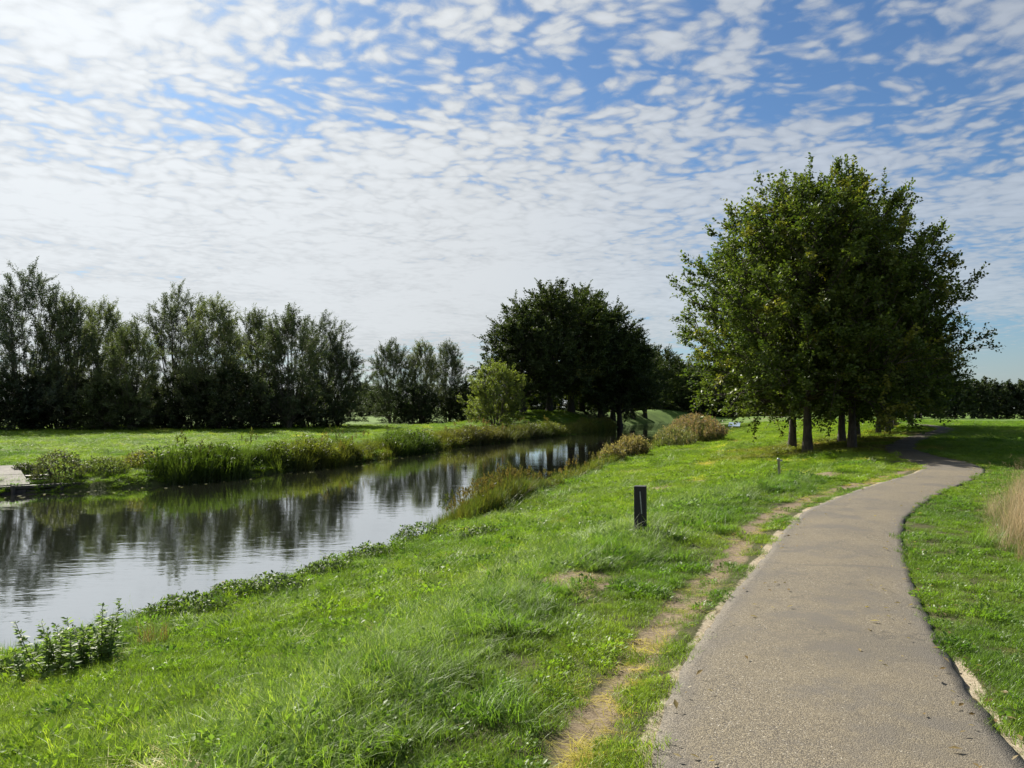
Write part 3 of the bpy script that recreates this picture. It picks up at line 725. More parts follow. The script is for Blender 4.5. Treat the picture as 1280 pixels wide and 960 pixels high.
def join(parts):
    V = []; fs = {}; T = []; o = 0
    for v, f, t in parts:
        for q in (f if isinstance(f, list) else [f]):
            fs.setdefault(q.shape[1], []).append(q+o)
        V.append(v); T.append(t); o += len(v)
    return np.vstack(V), [np.vstack(x) for x in fs.values()], np.vstack(T)
def proto(name, parts, mat):
    v, f, t = join(parts)
    me = mesh_np(name, v, f, {'tint': ('FLOAT_COLOR', t)})
    me.materials.append(mat)
    return bpy.data.objects.new(name, me)
def weed(seed, n, L, W, rise, rad, c0, c1, stalk=0.0):
    g = np.random.default_rng(seed)
    a = g.uniform(0, 6.28, n); r = rad*np.sqrt(g.uniform(0, 1, n)); z = g.uniform(.1, 1, n)*rise
    pos = np.stack([r*np.cos(a), r*np.sin(a), z], 1)
    ax = np.stack([np.cos(a+g.normal(0, .7, n)), np.sin(a+g.normal(0, .7, n)), g.uniform(-.1, .9, n)], 1)
    nr = np.array([0, 0, 1.])+g.normal(0, .4, (n, 3)); s = g.uniform(.6, 1.25, n); f = g.uniform(0, 1, (n, 1))
    return leaves(pos, ax, nr, L*s, W*s, np.array(c0)*(1-f)+np.array(c1)*f)
def seed_heads(seed, n, Rad, h0, h1, c):
    v, f, t = blades(n, seed, Rad, h0, h1, .004, lean=.25, curl=.25, c0=c, c1=c, segs=2)
    g = np.random.default_rng(seed+1); vv = v.reshape(n, -1, 3); tip = vv[:, -1]
    k = 5; ti = np.repeat(np.arange(n), k)
    pos = tip[ti]+np.array([0, 0, -1])*np.tile(np.linspace(0, .10, k), n)[:, None]+g.normal(0, .008, (n*k, 3))
    ax = g.normal(0, .5, (n*k, 3))+np.array([0, 0, 1.]); l = leaves(pos, ax, g.normal(0, 1, (n*k, 3)), np.full(n*k, .028), np.full(n*k, .0035), np.tile(np.array(c)*1.1, (n*k, 1)))
    return [(v, f, t), l]

def scatter_group(name, protos, pts, label, cat, density_note=None):
    """pts: dict of arrays x,y,z,rot(n,3),scl(n,3),idx,col(n,3): one 'stuff' object that places tufts with geometry nodes"""
    coll = bpy.data.collections.new(name+'_kinds')
    for i, p in enumerate(protos):
        p.name = '%s_%02d' % (name, i); coll.objects.link(p)
    V = np.stack([pts['x'], pts['y'], pts['z']], 1)
    me = mesh_np(name, V, [], {'rot': ('FLOAT_VECTOR', pts['rot']), 'scl': ('FLOAT_VECTOR', pts['scl']), 'kidx': ('INT', pts['idx']),
                               'col': ('FLOAT_COLOR', np.concatenate([pts['col'], np.ones((len(V), 1))], 1))})
    o = obj(name, me); tag(o, label, cat, kind='stuff')
    ng = bpy.data.node_groups.new(name+'_scatter', 'GeometryNodeTree')
    ng.interface.new_socket('Geometry', in_out='INPUT', socket_type='NodeSocketGeometry')
    ng.interface.new_socket('Geometry', in_out='OUTPUT', socket_type='NodeSocketGeometry')
    gi = ng.nodes.new('NodeGroupInput'); go = ng.nodes.new('NodeGroupOutput')
    ci = ng.nodes.new('GeometryNodeCollectionInfo'); ci.inputs['Collection'].default_value = coll
    ci.inputs['Separate Children'].default_value = True; ci.inputs['Reset Children'].default_value = True
    ip = ng.nodes.new('GeometryNodeInstanceOnPoints')
    def na(nm, typ):
        n = ng.nodes.new('GeometryNodeInputNamedAttribute'); n.data_type = typ; n.inputs['Name'].default_value = nm
        return [s for s in n.outputs if s.enabled and s.name == 'Attribute'][0]
    ng.links.new(gi.outputs[0], ip.inputs['Points']); ng.links.new(ci.outputs[0], ip.inputs['Instance'])
    ip.inputs['Pick Instance'].default_value = True
    ng.links.new(na('kidx', 'INT'), ip.inputs['Instance Index'])
    ng.links.new(na('rot', 'FLOAT_VECTOR'), ip.inputs['Rotation'])
    ng.links.new(na('scl', 'FLOAT_VECTOR'), ip.inputs['Scale'])
    ng.links.new(ip.outputs[0], go.inputs[0])
    md = o.modifiers.new('scatter', 'NODES'); md.node_group = ng
    print(name, len(V))
    return o
def sample(n, y0, y1, half=.80, extra=3.0, seed=0):
    """random points over the strip of land between distances y0 and y1"""
    g = np.random.default_rng(seed)
    y = np.sqrt(g.uniform(y0*y0, y1*y1, n)) if y0 > 4 else g.uniform(y0, y1, n)
    x = g.uniform(-1, 1, n)*(half*np.maximum(y, 0)+extra)
    return x, y, g
def pack(x, y, F, g, idx, scl, col, tilt=.15, zoff=0.0):
    n = len(x)
    rot = np.stack([g.normal(0, tilt, n), g.normal(0, tilt, n), g.uniform(0, 6.28, n)], 1)
    s = np.asarray(scl); s = s[:, None]*np.ones(3) if s.ndim == 1 else s
    return dict(x=x, y=y, z=height(x, y)+zoff, rot=rot, scl=s, idx=idx, col=col)
def cat_pts(L):
    return {k: np.concatenate([p[k] for p in L]) for k in L[0]}

# --- lawn
W1 = (1, 1, 1)
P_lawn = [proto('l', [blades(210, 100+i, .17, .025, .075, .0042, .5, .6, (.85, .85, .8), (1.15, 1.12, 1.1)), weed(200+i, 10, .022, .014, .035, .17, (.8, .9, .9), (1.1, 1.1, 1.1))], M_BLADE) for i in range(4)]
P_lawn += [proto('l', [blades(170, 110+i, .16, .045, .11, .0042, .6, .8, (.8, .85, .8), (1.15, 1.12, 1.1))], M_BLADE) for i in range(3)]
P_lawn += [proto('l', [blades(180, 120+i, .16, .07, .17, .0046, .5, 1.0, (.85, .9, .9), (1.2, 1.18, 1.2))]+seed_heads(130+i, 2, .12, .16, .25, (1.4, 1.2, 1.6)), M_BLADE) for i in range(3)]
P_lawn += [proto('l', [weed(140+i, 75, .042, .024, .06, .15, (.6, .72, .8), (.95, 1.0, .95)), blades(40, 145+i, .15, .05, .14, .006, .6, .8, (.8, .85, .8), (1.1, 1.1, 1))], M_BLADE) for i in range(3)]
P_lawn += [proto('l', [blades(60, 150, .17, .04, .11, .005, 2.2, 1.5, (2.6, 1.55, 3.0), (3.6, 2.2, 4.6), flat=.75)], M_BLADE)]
SHORT, MED, LONG, BROAD, STRAW = range(0, 4), range(4, 7), range(7, 10), range(10, 13), 13
def lawn_zone(n, y0, y1, smul, seed, half=.80, extra=3.0):
    x, y, g = sample(n, y0, y1, half, extra, seed)
    F = fields(x, y); u = F['dp']-PATHW
    dry, sand, lit = masks(x, y, F)
    ok = (~F['inside']) & (u > .03*smul-.03) & (np.minimum(F['dn'], F['df']) > .08)
    p = np.ones(n)
    p *= 1-.72*sstep(dry, .25, .6); p *= 1-.95*sstep(sand, .28, .5); p *= 1-.55*sstep(lit, .3, .8)
    keep = ok & (g.uniform(0, 1, n) < p)
    x, y, u, dry, lit = x[keep], y[keep], u[keep], dry[keep], lit[keep]; F = {k: v[keep] for k, v in F.items()}
    n = len(x)
    near = ~F['far']; left = F['left'] & near
    nz = vnoise(x, y, .45, 81, 3); nz2 = vnoise(x, y, 1.7, 83, 3); r = g.uniform(0, 1, n)
    crest = np.where(left, np.exp(-((u-2.2)/.75)**2)*sstep(y, 24, 15), 0)
    lush = np.where(left, np.exp(-((u-1.45)/.5)**2)*sstep(y, 24, 15), 0)
    bank = np.where(near, np.exp(-(F['dn']/1.3)**2), np.exp(-(F['df']/2.2)**2))
    slope = np.where(left, sstep(u, 2.6, 3.6)*(1-bank), 0)
    idx = g.integers(0, 4, n)
    pm = .30+.5*sstep(nz2, .5, .65)+.4*lush+.3*bank+.35*crest; pm = np.where(u < .9, .06, pm); pm = np.where(~F['left'] & near, np.where(u < 2.2, .04, .30), pm)
    idx = np.where(r < pm, g.integers(4, 7, n), idx)
    pl = .50*crest*sstep(nz, .35, .6)+.30*bank+.12*sstep(nz2, .62, .72)*slope
    idx = np.where(g.uniform(0, 1, n) < pl, g.integers(7, 10, n), idx)
    pb = .10+.35*bank+.35*lush*sstep(nz2, .45, .6); pb = np.where(u < .9, .12, pb)
    idx = np.where(g.uniform(0, 1, n) < pb, g.integers(10, 13, n), idx)
    idx = np.where(g.uniform(0, 1, n) < .75*sstep(dry, .18, .5)+.02, 13, idx)
    if smul > 3: idx = np.where((idx > 3) & (idx < 13), g.integers(0, 4, n), idx)
    s = g.uniform(.75, 1.25, n)*(.75+.6*nz2)
    s = np.where((u < 1.2), s*.72, s)
    # colour of the turf itself: patches of yellower, bluer and duller grass
    gA = np.array([.105, .185, .022]); gB = np.array([.19, .265, .032]); gC = np.array([.07, .13, .024]); gD = np.array([.18, .265, .06])
    f = sstep(nz, .3, .7)[:, None]
    col = gA*(1-f)+gB*f
    col = col*(1-.45*slope[:, None])+.45*slope[:, None]*np.array([.20, .285, .03])
    k = (.55*lush+.35*sstep(vnoise(x, y, .9, 87, 3), .58, .7))[:, None].clip(0, 1); col = col*(1-k)+gC*k
    k = (.65*crest)[:, None]; col = col*(1-k)+gD*k
    k = np.where(near & ~F['left'], .45, 0)[:, None]; col = col*(1-k)+np.array([.085, .165, .03])*k
    k = (.6*sstep(lit, .2, .7))[:, None]; col = col*(1-k)+np.array([.19, .16, .05])*k
    col = col*g.uniform(.95, 1.25, (n, 1))
    sc = np.stack([s*smul, s*smul, s*(smul**.25)], 1)
    p = pack(x, y, F, g, idx, sc, col)
    # the long grass on the shoulder lies over towards the water
    lg = (idx >= 7) & (idx < 10); ph = p['rot'][:, 2]; a = .38*g.uniform(.0, 1.5, n); wx, wy = -.85*a, -.45*a
    p['rot'][:, 1] += np.where(lg, np.cos(ph)*wx+np.sin(ph)*wy, 0); p['rot'][:, 0] += np.where(lg, -(-np.sin(ph)*wx+np.cos(ph)*wy), 0)
    return p
def tussocks():
    g = np.random.default_rng(345); n = 9000; x, y, g = sample(n, 2.2, 24, .8, 2.5, 346)
    F = fields(x, y); u = F['dp']-PATHW; left = F['left'] & ~F['far'] & ~F['inside']
    q = vnoise(x, y, 1.3, 347, 2); q2 = vnoise(x, y, .4, 349, 2)
    zone = np.where(left, .75*np.exp(-((u-1.7)/.8)**2)+.22*sstep(u, 2.4, 3.4)+.8*np.exp(-(F['dn']/1.0)**2), 0)
    zone = np.where(~F['left'] & (u > .9), .25, zone)
    k = (g.uniform(0, 1, n) < zone*sstep(q, .50, .66)*(.3+1.2*sstep(q2, .4, .6))) & (F['dn'] > .1) & (u > .75)
    x, y, q = x[k], y[k], q[k]; n = len(x); f = g.uniform(0, 1, (n, 1))
    idx = np.where(g.uniform(0, 1, n) < .25, g.integers(10, 13, n), g.integers(7, 10, n))
    sc = g.uniform(1.0, 1.6, n); sc = np.stack([sc*.8, sc*.8, sc*np.where(idx > 9, 1.3, 1.05)], 1)
    return pack(x, y, None, g, idx, sc, (np.array([.075, .15, .022])*(1-f)+np.array([.17, .26, .05])*f)*g.uniform(.85, 1.15, (n, 1)), .25)
zones = [tussocks(), lawn_zone(11500, 1.5, 9, .95, 301, .85, 2.5), lawn_zone(15000, 8.5, 20, 1.25, 302), lawn_zone(22000, 19, 45, 1.9, 303), lawn_zone(30000, 43, 110, 3.4, 304, .75, 5)]
scatter_group('meadow_grass', P_lawn, cat_pts(zones), 'green meadow grass covering both canal banks and the path verges', 'grass')

# --- reeds along the water
def reed_proto(seed, n, Rad, h0, h1, c0, c1, plume_c=None, npl=0, lw=.02):
    parts = [blades(n, seed, Rad, h0, h1, lw, .16, .35, c0, c1, segs=3)]
    if npl:
        g = np.random.default_rng(seed+5); v, f, t = blades(npl, seed+6, Rad, h1*.95, h1*1.15, .008, .08, .08, c1, c1, segs=2)
        tip = v.reshape(npl, -1, 3)[:, -1]; parts.append((v, f, t)); k = 12; ti = np.repeat(np.arange(npl), k)
        pos = tip[ti]-np.array([0, 0, 1.])*np.tile(np.linspace(0, .22, k), npl)[:, None]+g.normal(0, .015, (npl*k, 3))
        parts.append(leaves(pos, g.normal(0, .55, (npl*k, 3))+np.array([0, 0, 1.]), g.normal(0, 1, (npl*k, 3)), np.full(npl*k, .13), np.full(npl*k, .035), np.tile(np.array(plume_c), (npl*k, 1))*g.uniform(.75, 1.2, (npl*k, 1))))
    return parts
P_reed = [proto('r', reed_proto(400+i, 70, .28, .45, .95, (.8, .85, .7), (1.2, 1.1, 1.0)), M_BLADE) for i in range(3)]
P_reed += [proto('r', reed_proto(410+i, 60, .25, .6, 1.1, (.8, .85, .7), (1.25, 1.1, 1.0), (1.0, .72, 1.1), 3), M_BLADE) for i in range(2)]
P_reed += [proto('r', [weed(420+i, 130, .13, .06, .75, .3, (.7, .8, .8), (1.2, 1.15, 1.0)), blades(25, 425+i, .3, .4, .9, .014, .3, .5, (.9, .9, .8), (1.2, 1.1, 1))], M_BLADE) for i in range(3)]
def along(L, y0, y1, n, off0, off1, sgn, g):
    y = g.uniform(y0, y1, n); o = g.uniform(off0, off1, n)
    x = x_at(L, y); dx = (x_at(L, y+.3)-x_at(L, y-.3))/.6; q = np.sqrt(1+dx*dx)
    return x+sgn*o/q, y-sgn*o*dx/q
def reeds():
    g = np.random.default_rng(500); out = []
    # far bank belt
    x, y = along(FARL, 31.5, 112, 2300, -.15, 1.5, -1, g); n = len(x)
    nz = vnoise(x, y, .22, 91, 3); keep = g.uniform(0, 1, n) < .35+.75*sstep(nz, .35, .6)
    x, y, nz = x[keep], y[keep], nz[keep]; n = len(x)
    idx = np.where(g.uniform(0, 1, n) < .3, g.integers(5, 8, n), g.integers(0, 3, n)); idx = np.where(g.uniform(0, 1, n) < .03, 3, idx)
    f = sstep(vnoise(x, y, .15, 93, 2), .35, .65)[:, None]
    col = np.array([.06, .095, .02])*(1-f)+np.array([.13, .14, .035])*f
    dk = sstep(y, 56, 64)[:, None]*sstep(y, 84, 74)[:, None]; col = col*(1-.55*dk)+np.array([.085, .07, .04])*.55*dk
    s = g.uniform(.7, 1.2, n)*(.65+.75*nz)*1.1
    out.append(pack(x, y, None, g, idx, s, col*g.uniform(.8, 1.2, (n, 1)), .1))
    # near bank: the reed stand at the bend
    x, y = along(NEARL, 19.5, 27.5, 420, -.4, .6, 1, g); n = len(x)
    f = g.uniform(0, 1, (n, 1))
    out.append(pack(x, y, None, g, np.where(g.uniform(0, 1, n) < .2, 3, g.integers(0, 3, n)), g.uniform(.75, 1.05, n)*(.62+.36*np.exp(-((y-23)/2.6)**2)), (np.array([.055, .10, .02])*(1-f)+np.array([.11, .11, .03])*f), .1))
    # near bank: sparser sedge further on
    x, y = along(NEARL, 27, 110, 420, -.2, .8, 1, g); n = len(x); f = g.uniform(0, 1, (n, 1))
    out.append(pack(x, y, None, g, g.integers(0, 8, n), g.uniform(.4, .75, n), (np.array([.07, .11, .02])*(1-f)+np.array([.18, .17, .05])*f), .12))
    # low fringe on the near edge
    x, y = along(NEARL, 3, 21, 150, -.1, .5, 1, g); n = len(x); f = g.uniform(0, 1, (n, 1))
    out.append(pack(x, y, None, g, g.integers(5, 8, n), g.uniform(.15, .30, n), (np.array([.075, .14, .03])*(1-f)+np.array([.12, .18, .04])*f), .15))
    x, y = along(NEARL, 4, 30, 330, .0, 1.0, 1, g); n = len(x); f = g.uniform(0, 1, (n, 1)); q = vnoise(x, y, .8, 97, 3)
    k = q > .5; x, y, f, q = x[k], y[k], f[k], q[k]; n = len(x)
    out.append(pack(x, y, None, g, np.where(g.uniform(0, 1, n) < .6, g.integers(0, 3, n), g.integers(5, 8, n)), g.uniform(.22, .40, n)*(.6+.8*q), (np.array([.09, .16, .025])*(1-f)+np.array([.17, .25, .04])*f), .25))
    return cat_pts(out)
scatter_group('bank_reeds', P_reed, reeds(), 'reeds and sedge fringing the water on both canal banks', 'reeds')

# --- tall dry grass at the right edge
P_dry = [proto('d', [blades(45, 600+i, .16, .5, 1.0, .006, .18, .35, (.8, .8, .75), (1.2, 1.15, 1.1))]+seed_heads(610+i, 16, .16, .75, 1.15, (1.2, 1.1, 1.0)), M_STRAW) for i in range(3)]
P_dry += [proto('d', [blades(50, 620+i, .16, .25, .6, .007, .35, .7, (.30, .55, .22), (.5, .8, .3))], M_STRAW) for i in range(2)]
def dry_grass():
    g = np.random.default_rng(640); n = 11000
    x = g.uniform(4.5, 20, n); y = g.uniform(6, 22.5, n)
    F = fields(x, y); u = F['dp']-PATHW
    edge = .85+.4*(vnoise(x, y, .5, 95, 2)-.5)+1.6*sstep(y, 9, 6.5)
    keep = (~F['left']) & (u > edge+.6*g.uniform(0, 1, n)**2) & (g.uniform(0, 1, n) < .18+.75*sstep(u-edge, 0, 1.2))
    x, y, u, e = x[keep], y[keep], u[keep], (u-edge)[keep]; n = len(x)
    idx = np.where(g.uniform(0, 1, n) < .55*sstep(e, 1.6, .1)+.15, g.integers(3, 5, n), g.integers(0, 3, n))
    f = g.uniform(0, 1, (n, 1)); col = np.array([.33, .265, .165])*(1-f)+np.array([.47, .40, .28])*f
    return pack(x, y, None, g, idx, g.uniform(.55, .95, n)*(.55+.45*sstep(e, 0, .8)), col, .12)
scatter_group('dry_grass', P_dry, dry_grass(), 'tall straw coloured dry grass at the right edge of the verge', 'grass')

# --- fallen leaves and bits on the path and its edges
def fallen():
    g = np.random.default_rng(660); n = 420
    k = g.integers(0, len(PATHC)-1, n*3); t = g.uniform(0, 1, (n*3, 1)); P = PATHC[k]*(1-t)+PATHC[k+1]*t
    side = g.choice([-1, 1], n*3)*(.35+.75*g.uniform(0, 1, n*3)**.6); x = P[:, 0]+side; y = P[:, 1]+g.normal(0, .2, n*3)
    m = (y > 2.5) & (y < 28); x, y = x[m][:n], y[m][:n]; n = len(x)
    F = fields(x, y); onp = F['dp'] < PATHW
    f = g.uniform(0, 1, (n, 1)); p = pack(x, y, F, g, g.integers(0, 3, n), g.uniform(.6, 1.2, n), np.array([.20, .13, .05])*(1-f)+np.array([.34, .28, .15])*f, .25)
    p['z'] = np.where(onp, .040, p['z']+.035)
    return p
P_fall = [proto('f', [leaves(np.zeros((1, 3)), np.array([[1., .1, .05]]), np.array([[0, 0, 1.]]), np.array([.045+.01*i]), np.array([.02+.004*i]), np.array([[1., 1., 1.]]), .2)], M_BLADE) for i in range(3)]
scatter_group('fallen_leaves', P_fall, fallen(), 'scattered dry fallen leaves along the edges of the path', 'leaves')

def floating():
    g = np.random.default_rng(670); x1, y1 = along(FARL, 27, 60, 90, -1.6, -.3, -1, g); x2, y2 = along(NEARL, 8, 40, 50, -1.2, -.15, 1, g)
    x = np.concatenate([x1, x2]); y = np.concatenate([y1, y2]); n = len(x); f = g.uniform(0, 1, (n, 1))
    p = pack(x, y, None, g, g.integers(0, 3, n), g.uniform(1.2, 3.2, n), np.array([.16, .17, .08])*(1-f)+np.array([.36, .34, .24])*f, .02); p['z'] = np.full(n, WATER_Z+.012)
    return p
P_flo = [proto('w', [leaves(np.zeros((1, 3)), np.array([[1., .1, .0]]), np.array([[0, 0, 1.]]), np.array([.05+.01*i]), np.array([.03+.004*i]), np.array([[1., 1., 1.]]), .02)], M_BLADE) for i in range(3)]
scatter_group('floating_leaves', P_flo, floating(), 'small pale leaves and bits floating along the canal edges', 'leaves')

# ------------------------------------------------------------------ single plants
def plume_clump(name, x, y, rad, h, n, label, cat, c_leaf, c_plume, seed, plume_share=.5):
    g = np.random.default_rng(seed); z = H1(x, y)
    z = max(z, -1.25)
    e = empty(name, (x, y, z-.05)); tag(e, label, cat)
    nb = n; a = g.uniform(0, 6.28, nb); r = np.sqrt(g.uniform(0, 1, nb)); X = rad[0]*r*np.cos(a); Y = rad[1]*r*np.sin(a)
    hh = h*(1-.55*r**2.5)*g.uniform(.75, 1.08, nb)
    parts = []
    P = np.stack([X, Y, np.zeros(nb)], 1); lean = np.stack([X, Y, np.zeros(nb)], 1)*.16+g.normal(0, .06, (nb, 3))*[1, 1, 0]
    pts = np.stack([P, P+lean*.5+np.stack([0*hh, 0*hh, hh*.55], 1), P+lean*1.1+np.stack([0*hh, 0*hh, hh], 1)], 1)
    v, q = tubes(pts, np.tile(np.array([.009, .007, .003])*1.3, (nb, 1)), 3)
    st = obj('stalks', mesh_np(name+'_stalks', v, q, {'tint': ('FLOAT_COLOR', np.tile(np.array([*np.array(c_leaf)*1.1, 1]), (len(v), 1)))}), M_WEED, e)
    k = 13; ti = np.repeat(np.arange(nb), k); s = np.tile(np.linspace(.08, .92, k), nb)+g.normal(0, .03, nb*k)
    pos = pts[ti, 0]+(pts[ti, 2]-pts[ti, 0])*s[:, None]
    ax = g.normal(0, .6, (nb*k, 3))+np.array([0, 0, .7]); f = g.uniform(.6, 1.35, (nb*k, 1))
    lv, lq, lt = leaves(pos, ax, g.normal(0, 1, (nb*k, 3)), g.uniform(.18, .38, nb*k), g.uniform(.02, .04, nb*k), np.array(c_leaf)*f)
    obj('leaves', mesh_np(name+'_leaves', lv, lq, {'tint': ('FLOAT_COLOR', lt)}), M_WEED, e)
    sel = np.where(g.uniform(0, 1, nb) < plume_share)[0]; k = 16; ti = np.repeat(sel, k)
    pos = pts[ti, 2]-np.array([0, 0, 1.])*np.tile(np.linspace(-.03, .30, k), len(sel))[:, None]+g.normal(0, .04, (len(ti), 3))
    ax = g.normal(0, .7, (len(ti), 3))+np.array([0, 0, .8]); f = g.uniform(.65, 1.3, (len(ti), 1))
    lv, lq, lt = leaves(pos, ax, g.normal(0, 1, (len(ti), 3)), g.uniform(.08, .16, len(ti)), g.uniform(.03, .05, len(ti)), np.array(c_plume)*f)
    obj('plumes', mesh_np(name+'_plumes', lv, lq, {'tint': ('FLOAT_COLOR', lt)}), M_WEED, e)
    return e
plume_clump('reed_clump', px(868, 63), 62.5, (1.8, 4.0), 2.1, 900, 'large rounded clump of reeds with reddish brown plumes at the water', 'reeds', (.11, .12, .05), (.22, .15, .115), 701, .75)
plume_clump('reed_clump', px(842, 57), 56.5, (1.2, 2.5), 1.5, 260, 'low grey green reed clump on the near side of the large plumed one', 'reeds', (.13, .145, .07), (.22, .18, .11), 702, .3)
plume_clump('reed_clump', px(790, 44.5), 44.0, (.75, .9), 1.25, 170, 'bushy tan plumed clump on the bank, the larger of two', 'reeds', (.15, .14, .06), (.28, .215, .13), 703, .9)
plume_clump('reed_clump', px(763, 41.5), 41.0, (.55, .7), .95, 110, 'smaller tan plumed clump left of its larger neighbour', 'reeds', (.14, .13, .06), (.25, .195, .12), 704, .9)

def tall_weed(name, x, y, stems, label, seed, dead=False):
    g = np.random.default_rng(seed); e = empty(name, (x, y, H1(x, y)-.03)); tag(e, label, 'plant')
    for i, (dx, dy, h) in enumerate(stems):
        lean = g.normal(0, .06, 2)+np.array([dx, dy])*.45
        P = np.array([[[dx, dy, 0], [dx+lean[0]*.5, dy+lean[1]*.5, h*.5], [dx+lean[0], dy+lean[1], h]]])
        v, q = tubes(P, np.array([[.006, .0045, .002]]), 5)
        so = obj('stem', mesh_np(name+'_stem', v, q, {'tint': ('FLOAT_COLOR', np.tile([.10, .12, .04, 1], (len(v), 1)))}), M_WEED, e)
        n = int(h*190); s = np.sort(g.uniform(.08, 1.0, n)); a = np.arange(n)*1.571+np.repeat(g.uniform(0, 3, (n+1)//2), 2)[:n]
        pos = P[0, 0]*(1-s)[:, None]+P[0, 2]*s[:, None]; el = g.uniform(-.3, .35, n)+.3*s
        a = a+g.normal(0, .5, n); el = el-.5*(1-s)*g.uniform(0, 1, n); ax = np.stack([np.cos(a), np.sin(a), el], 1); sz = (.85-.35*s)*g.uniform(.5, 1.25, n); f = g.uniform(0, 1, (n, 1))
        c = np.array([.10, .17, .05])*(1-f)+np.array([.21, .28, .09])*f
        lv, lq, lt = leaves(pos, ax, np.array([0, 0, 1.])+g.normal(0, .5, (n, 3)), .12*sz, .048*sz, c)
        obj('leaves', mesh_np(name+'_leaves', lv, lq, {'tint': ('FLOAT_COLOR', lt)}), M_WEED, so)
    return e
def spot(pxx, pyy, z):   # a photo point on ground of height z, for laying out
    d = 1000.0*(EYE-z)/(pyy-508.0); return px(pxx, d), d
g = np.random.default_rng(800)
x, y = spot(112, 838, -.80)
tall_weed('bank_weed', x, y, [(g.normal(0, .15), g.normal(0, .13), h*g.uniform(.85, 1.1)) for h in [.68, .62, .58, .54]+[.52, .42, .36, .46, .3, .4]*4], 'tall leafy green weed clump at the water edge, lower left', 801)
x, y = spot(40, 850, -.85)
tall_weed('bank_weed', x, y, [(g.normal(0, .3), g.normal(0, .15), h) for h in (.35, .3, .28, .38, .3, .25, .33)], 'low leafy weed clump at the left picture edge by the water', 802)
# withered brown tuft
def withered(x, y):
    v, f, t = join([blades(90, 811, .16, .18, .42, .007, .2, .3, (.09, .065, .04), (.17, .12, .075))])
    o = obj('withered_tuft', mesh_np('withered_tuft', v, f, {'tint': ('FLOAT_COLOR', t)}), M_WEED); o.location = (x, y, H1(x, y)-.01)
    tag(o, 'withered dark brown grass tuft on the near bank right of the tall weeds', 'plant')
withered(*spot(195, 808, -.80))
# leafy cushions along the edge of the near bank
G_CU = 'leafy weed cushions along the near bank edge'
def cushion(name, x, y, rx, ry, h, n, label, c0, c1, seed, group=None, leaf=(.07, .04), cat='plant', m=M_WEED):
    g = np.random.default_rng(seed)
    a = g.uniform(0, 6.28, n); ph = np.arccos(g.uniform(0, 1, n)); rr = g.uniform(.55, 1.0, n)**.5*(.85+.3*vnoise(a*1.2, ph*2, 1.5, seed, 2))
    d = np.stack([np.sin(ph)*np.cos(a), np.sin(ph)*np.sin(a), np.cos(ph)], 1)
    pos = d*rr[:, None]*np.array([rx, ry, h]); nr = d+g.normal(0, .45, (n, 3))+np.array([0, 0, .4]); ax = np.cross(nr, g.normal(0, 1, (n, 3)))+d*.3+np.array([0, 0, .2])
    s = g.uniform(.6, 1.3, n); f = g.uniform(0, 1, (n, 1))
    lv, lq, lt = leaves(pos, ax, nr, leaf[0]*s, leaf[1]*s, np.array(c0)*(1-f)+np.array(c1)*f)
    e = empty(name, (x, y, H1(x, y)-.04)); tag(e, label, cat, group)
    obj('foliage', mesh_np(name+'_foliage', lv, lq, {'tint': ('FLOAT_COLOR', lt)}), m, e)
    k = 26; b = g.uniform(0, 6.28, k); tip = np.stack([np.cos(b)*rx*.8, np.sin(b)*ry*.8, g.uniform(.3, .85, k)*h], 1); base = tip*np.array([.25, .25, 0])
    v, q = tubes(np.stack([base, (base+tip)*.5+np.array([0, 0, h*.15]), tip], 1), np.tile(np.array([.012, .008, .004])*max(h, .5), (k, 1)), 3)
    obj('stems', mesh_np(name+'_stems', v, q), M_WBARK, e)
    return e
cu = [(240, 772, .62, .42, .34, 'pale green weed cushion next to the withered tuft'), (345, 752, .6, .4, .34, 'dark green weed cushion at the water halfway along the near bank'),
      (415, 722, .55, .4, .32, 'weed cushion at the water where the sky reflection narrows'), (530, 668, .7, .5, .42, 'rounded weed cushion just before the reed stand'), (610, 668, .6, .4, .28, 'brownish weed cushion in front of the reed stand'),
      (300, 742, .5, .35, .30, 'weed cushion between the pale and the dark one on the near bank'), (465, 695, .55, .4, .36, 'grassy weed cushion where the bank bulges into the water')]
for i, (a, b, rx, ry, h, lab) in enumerate(cu):
    x, y = spot(a, b, -.75 if i == 4 else -1.0)
    cushion('weed_cushion', x, y, rx, ry, h, 1500, lab, (.05, .09, .02), (.13, .19, .04), 820+i, G_CU, (.06, .035))
x, y = spot(108, 842, -1.0)
cushion('weed_cushion', x, y, .48, .34, .34, 1500, 'leafy green cushion around the foot of the tall weed clump', (.08, .14, .035), (.18, .25, .07), 835, G_CU, (.085, .03))
x, y = spot(35, 850, -1.0)
cushion('weed_cushion', x, y, .5, .34, .26, 1300, 'leafy cushion at the left picture edge next to the tall weeds', (.08, .14, .03), (.18, .25, .06), 836, G_CU, (.08, .03))
# shrubs on the far bank by the landing
fb = [(75, 29.8, 1.0, .9, 1.15, 'rounded dark grey green shrub beside the landing on the far bank', (.05, .06, .025), (.11, .12, .05)),
      (130, 31.2, 1.0, .8, .75, 'light green leafy shrub right of the rounded dark one on the far bank', (.08, .11, .03), (.15, .18, .05)),
      (178, 33.2, .9, .8, .85, 'yellowish leafy shrub where the reed belt begins on the far bank', (.10, .11, .02), (.22, .20, .04)),
      (33, 30.8, .7, .6, .55, 'small dark shrub behind the landing steps', (.04, .055, .02), (.08, .10, .03))]
for i, (a, d, rx, ry, h, lab, c0, c1) in enumerate(fb):
    cushion('bank_shrub', px(a, d), d, rx, ry, h, 2200, lab, c0, c1, 840+i, 'shrubs on the far bank by the landing', (.10, .05), 'shrub')

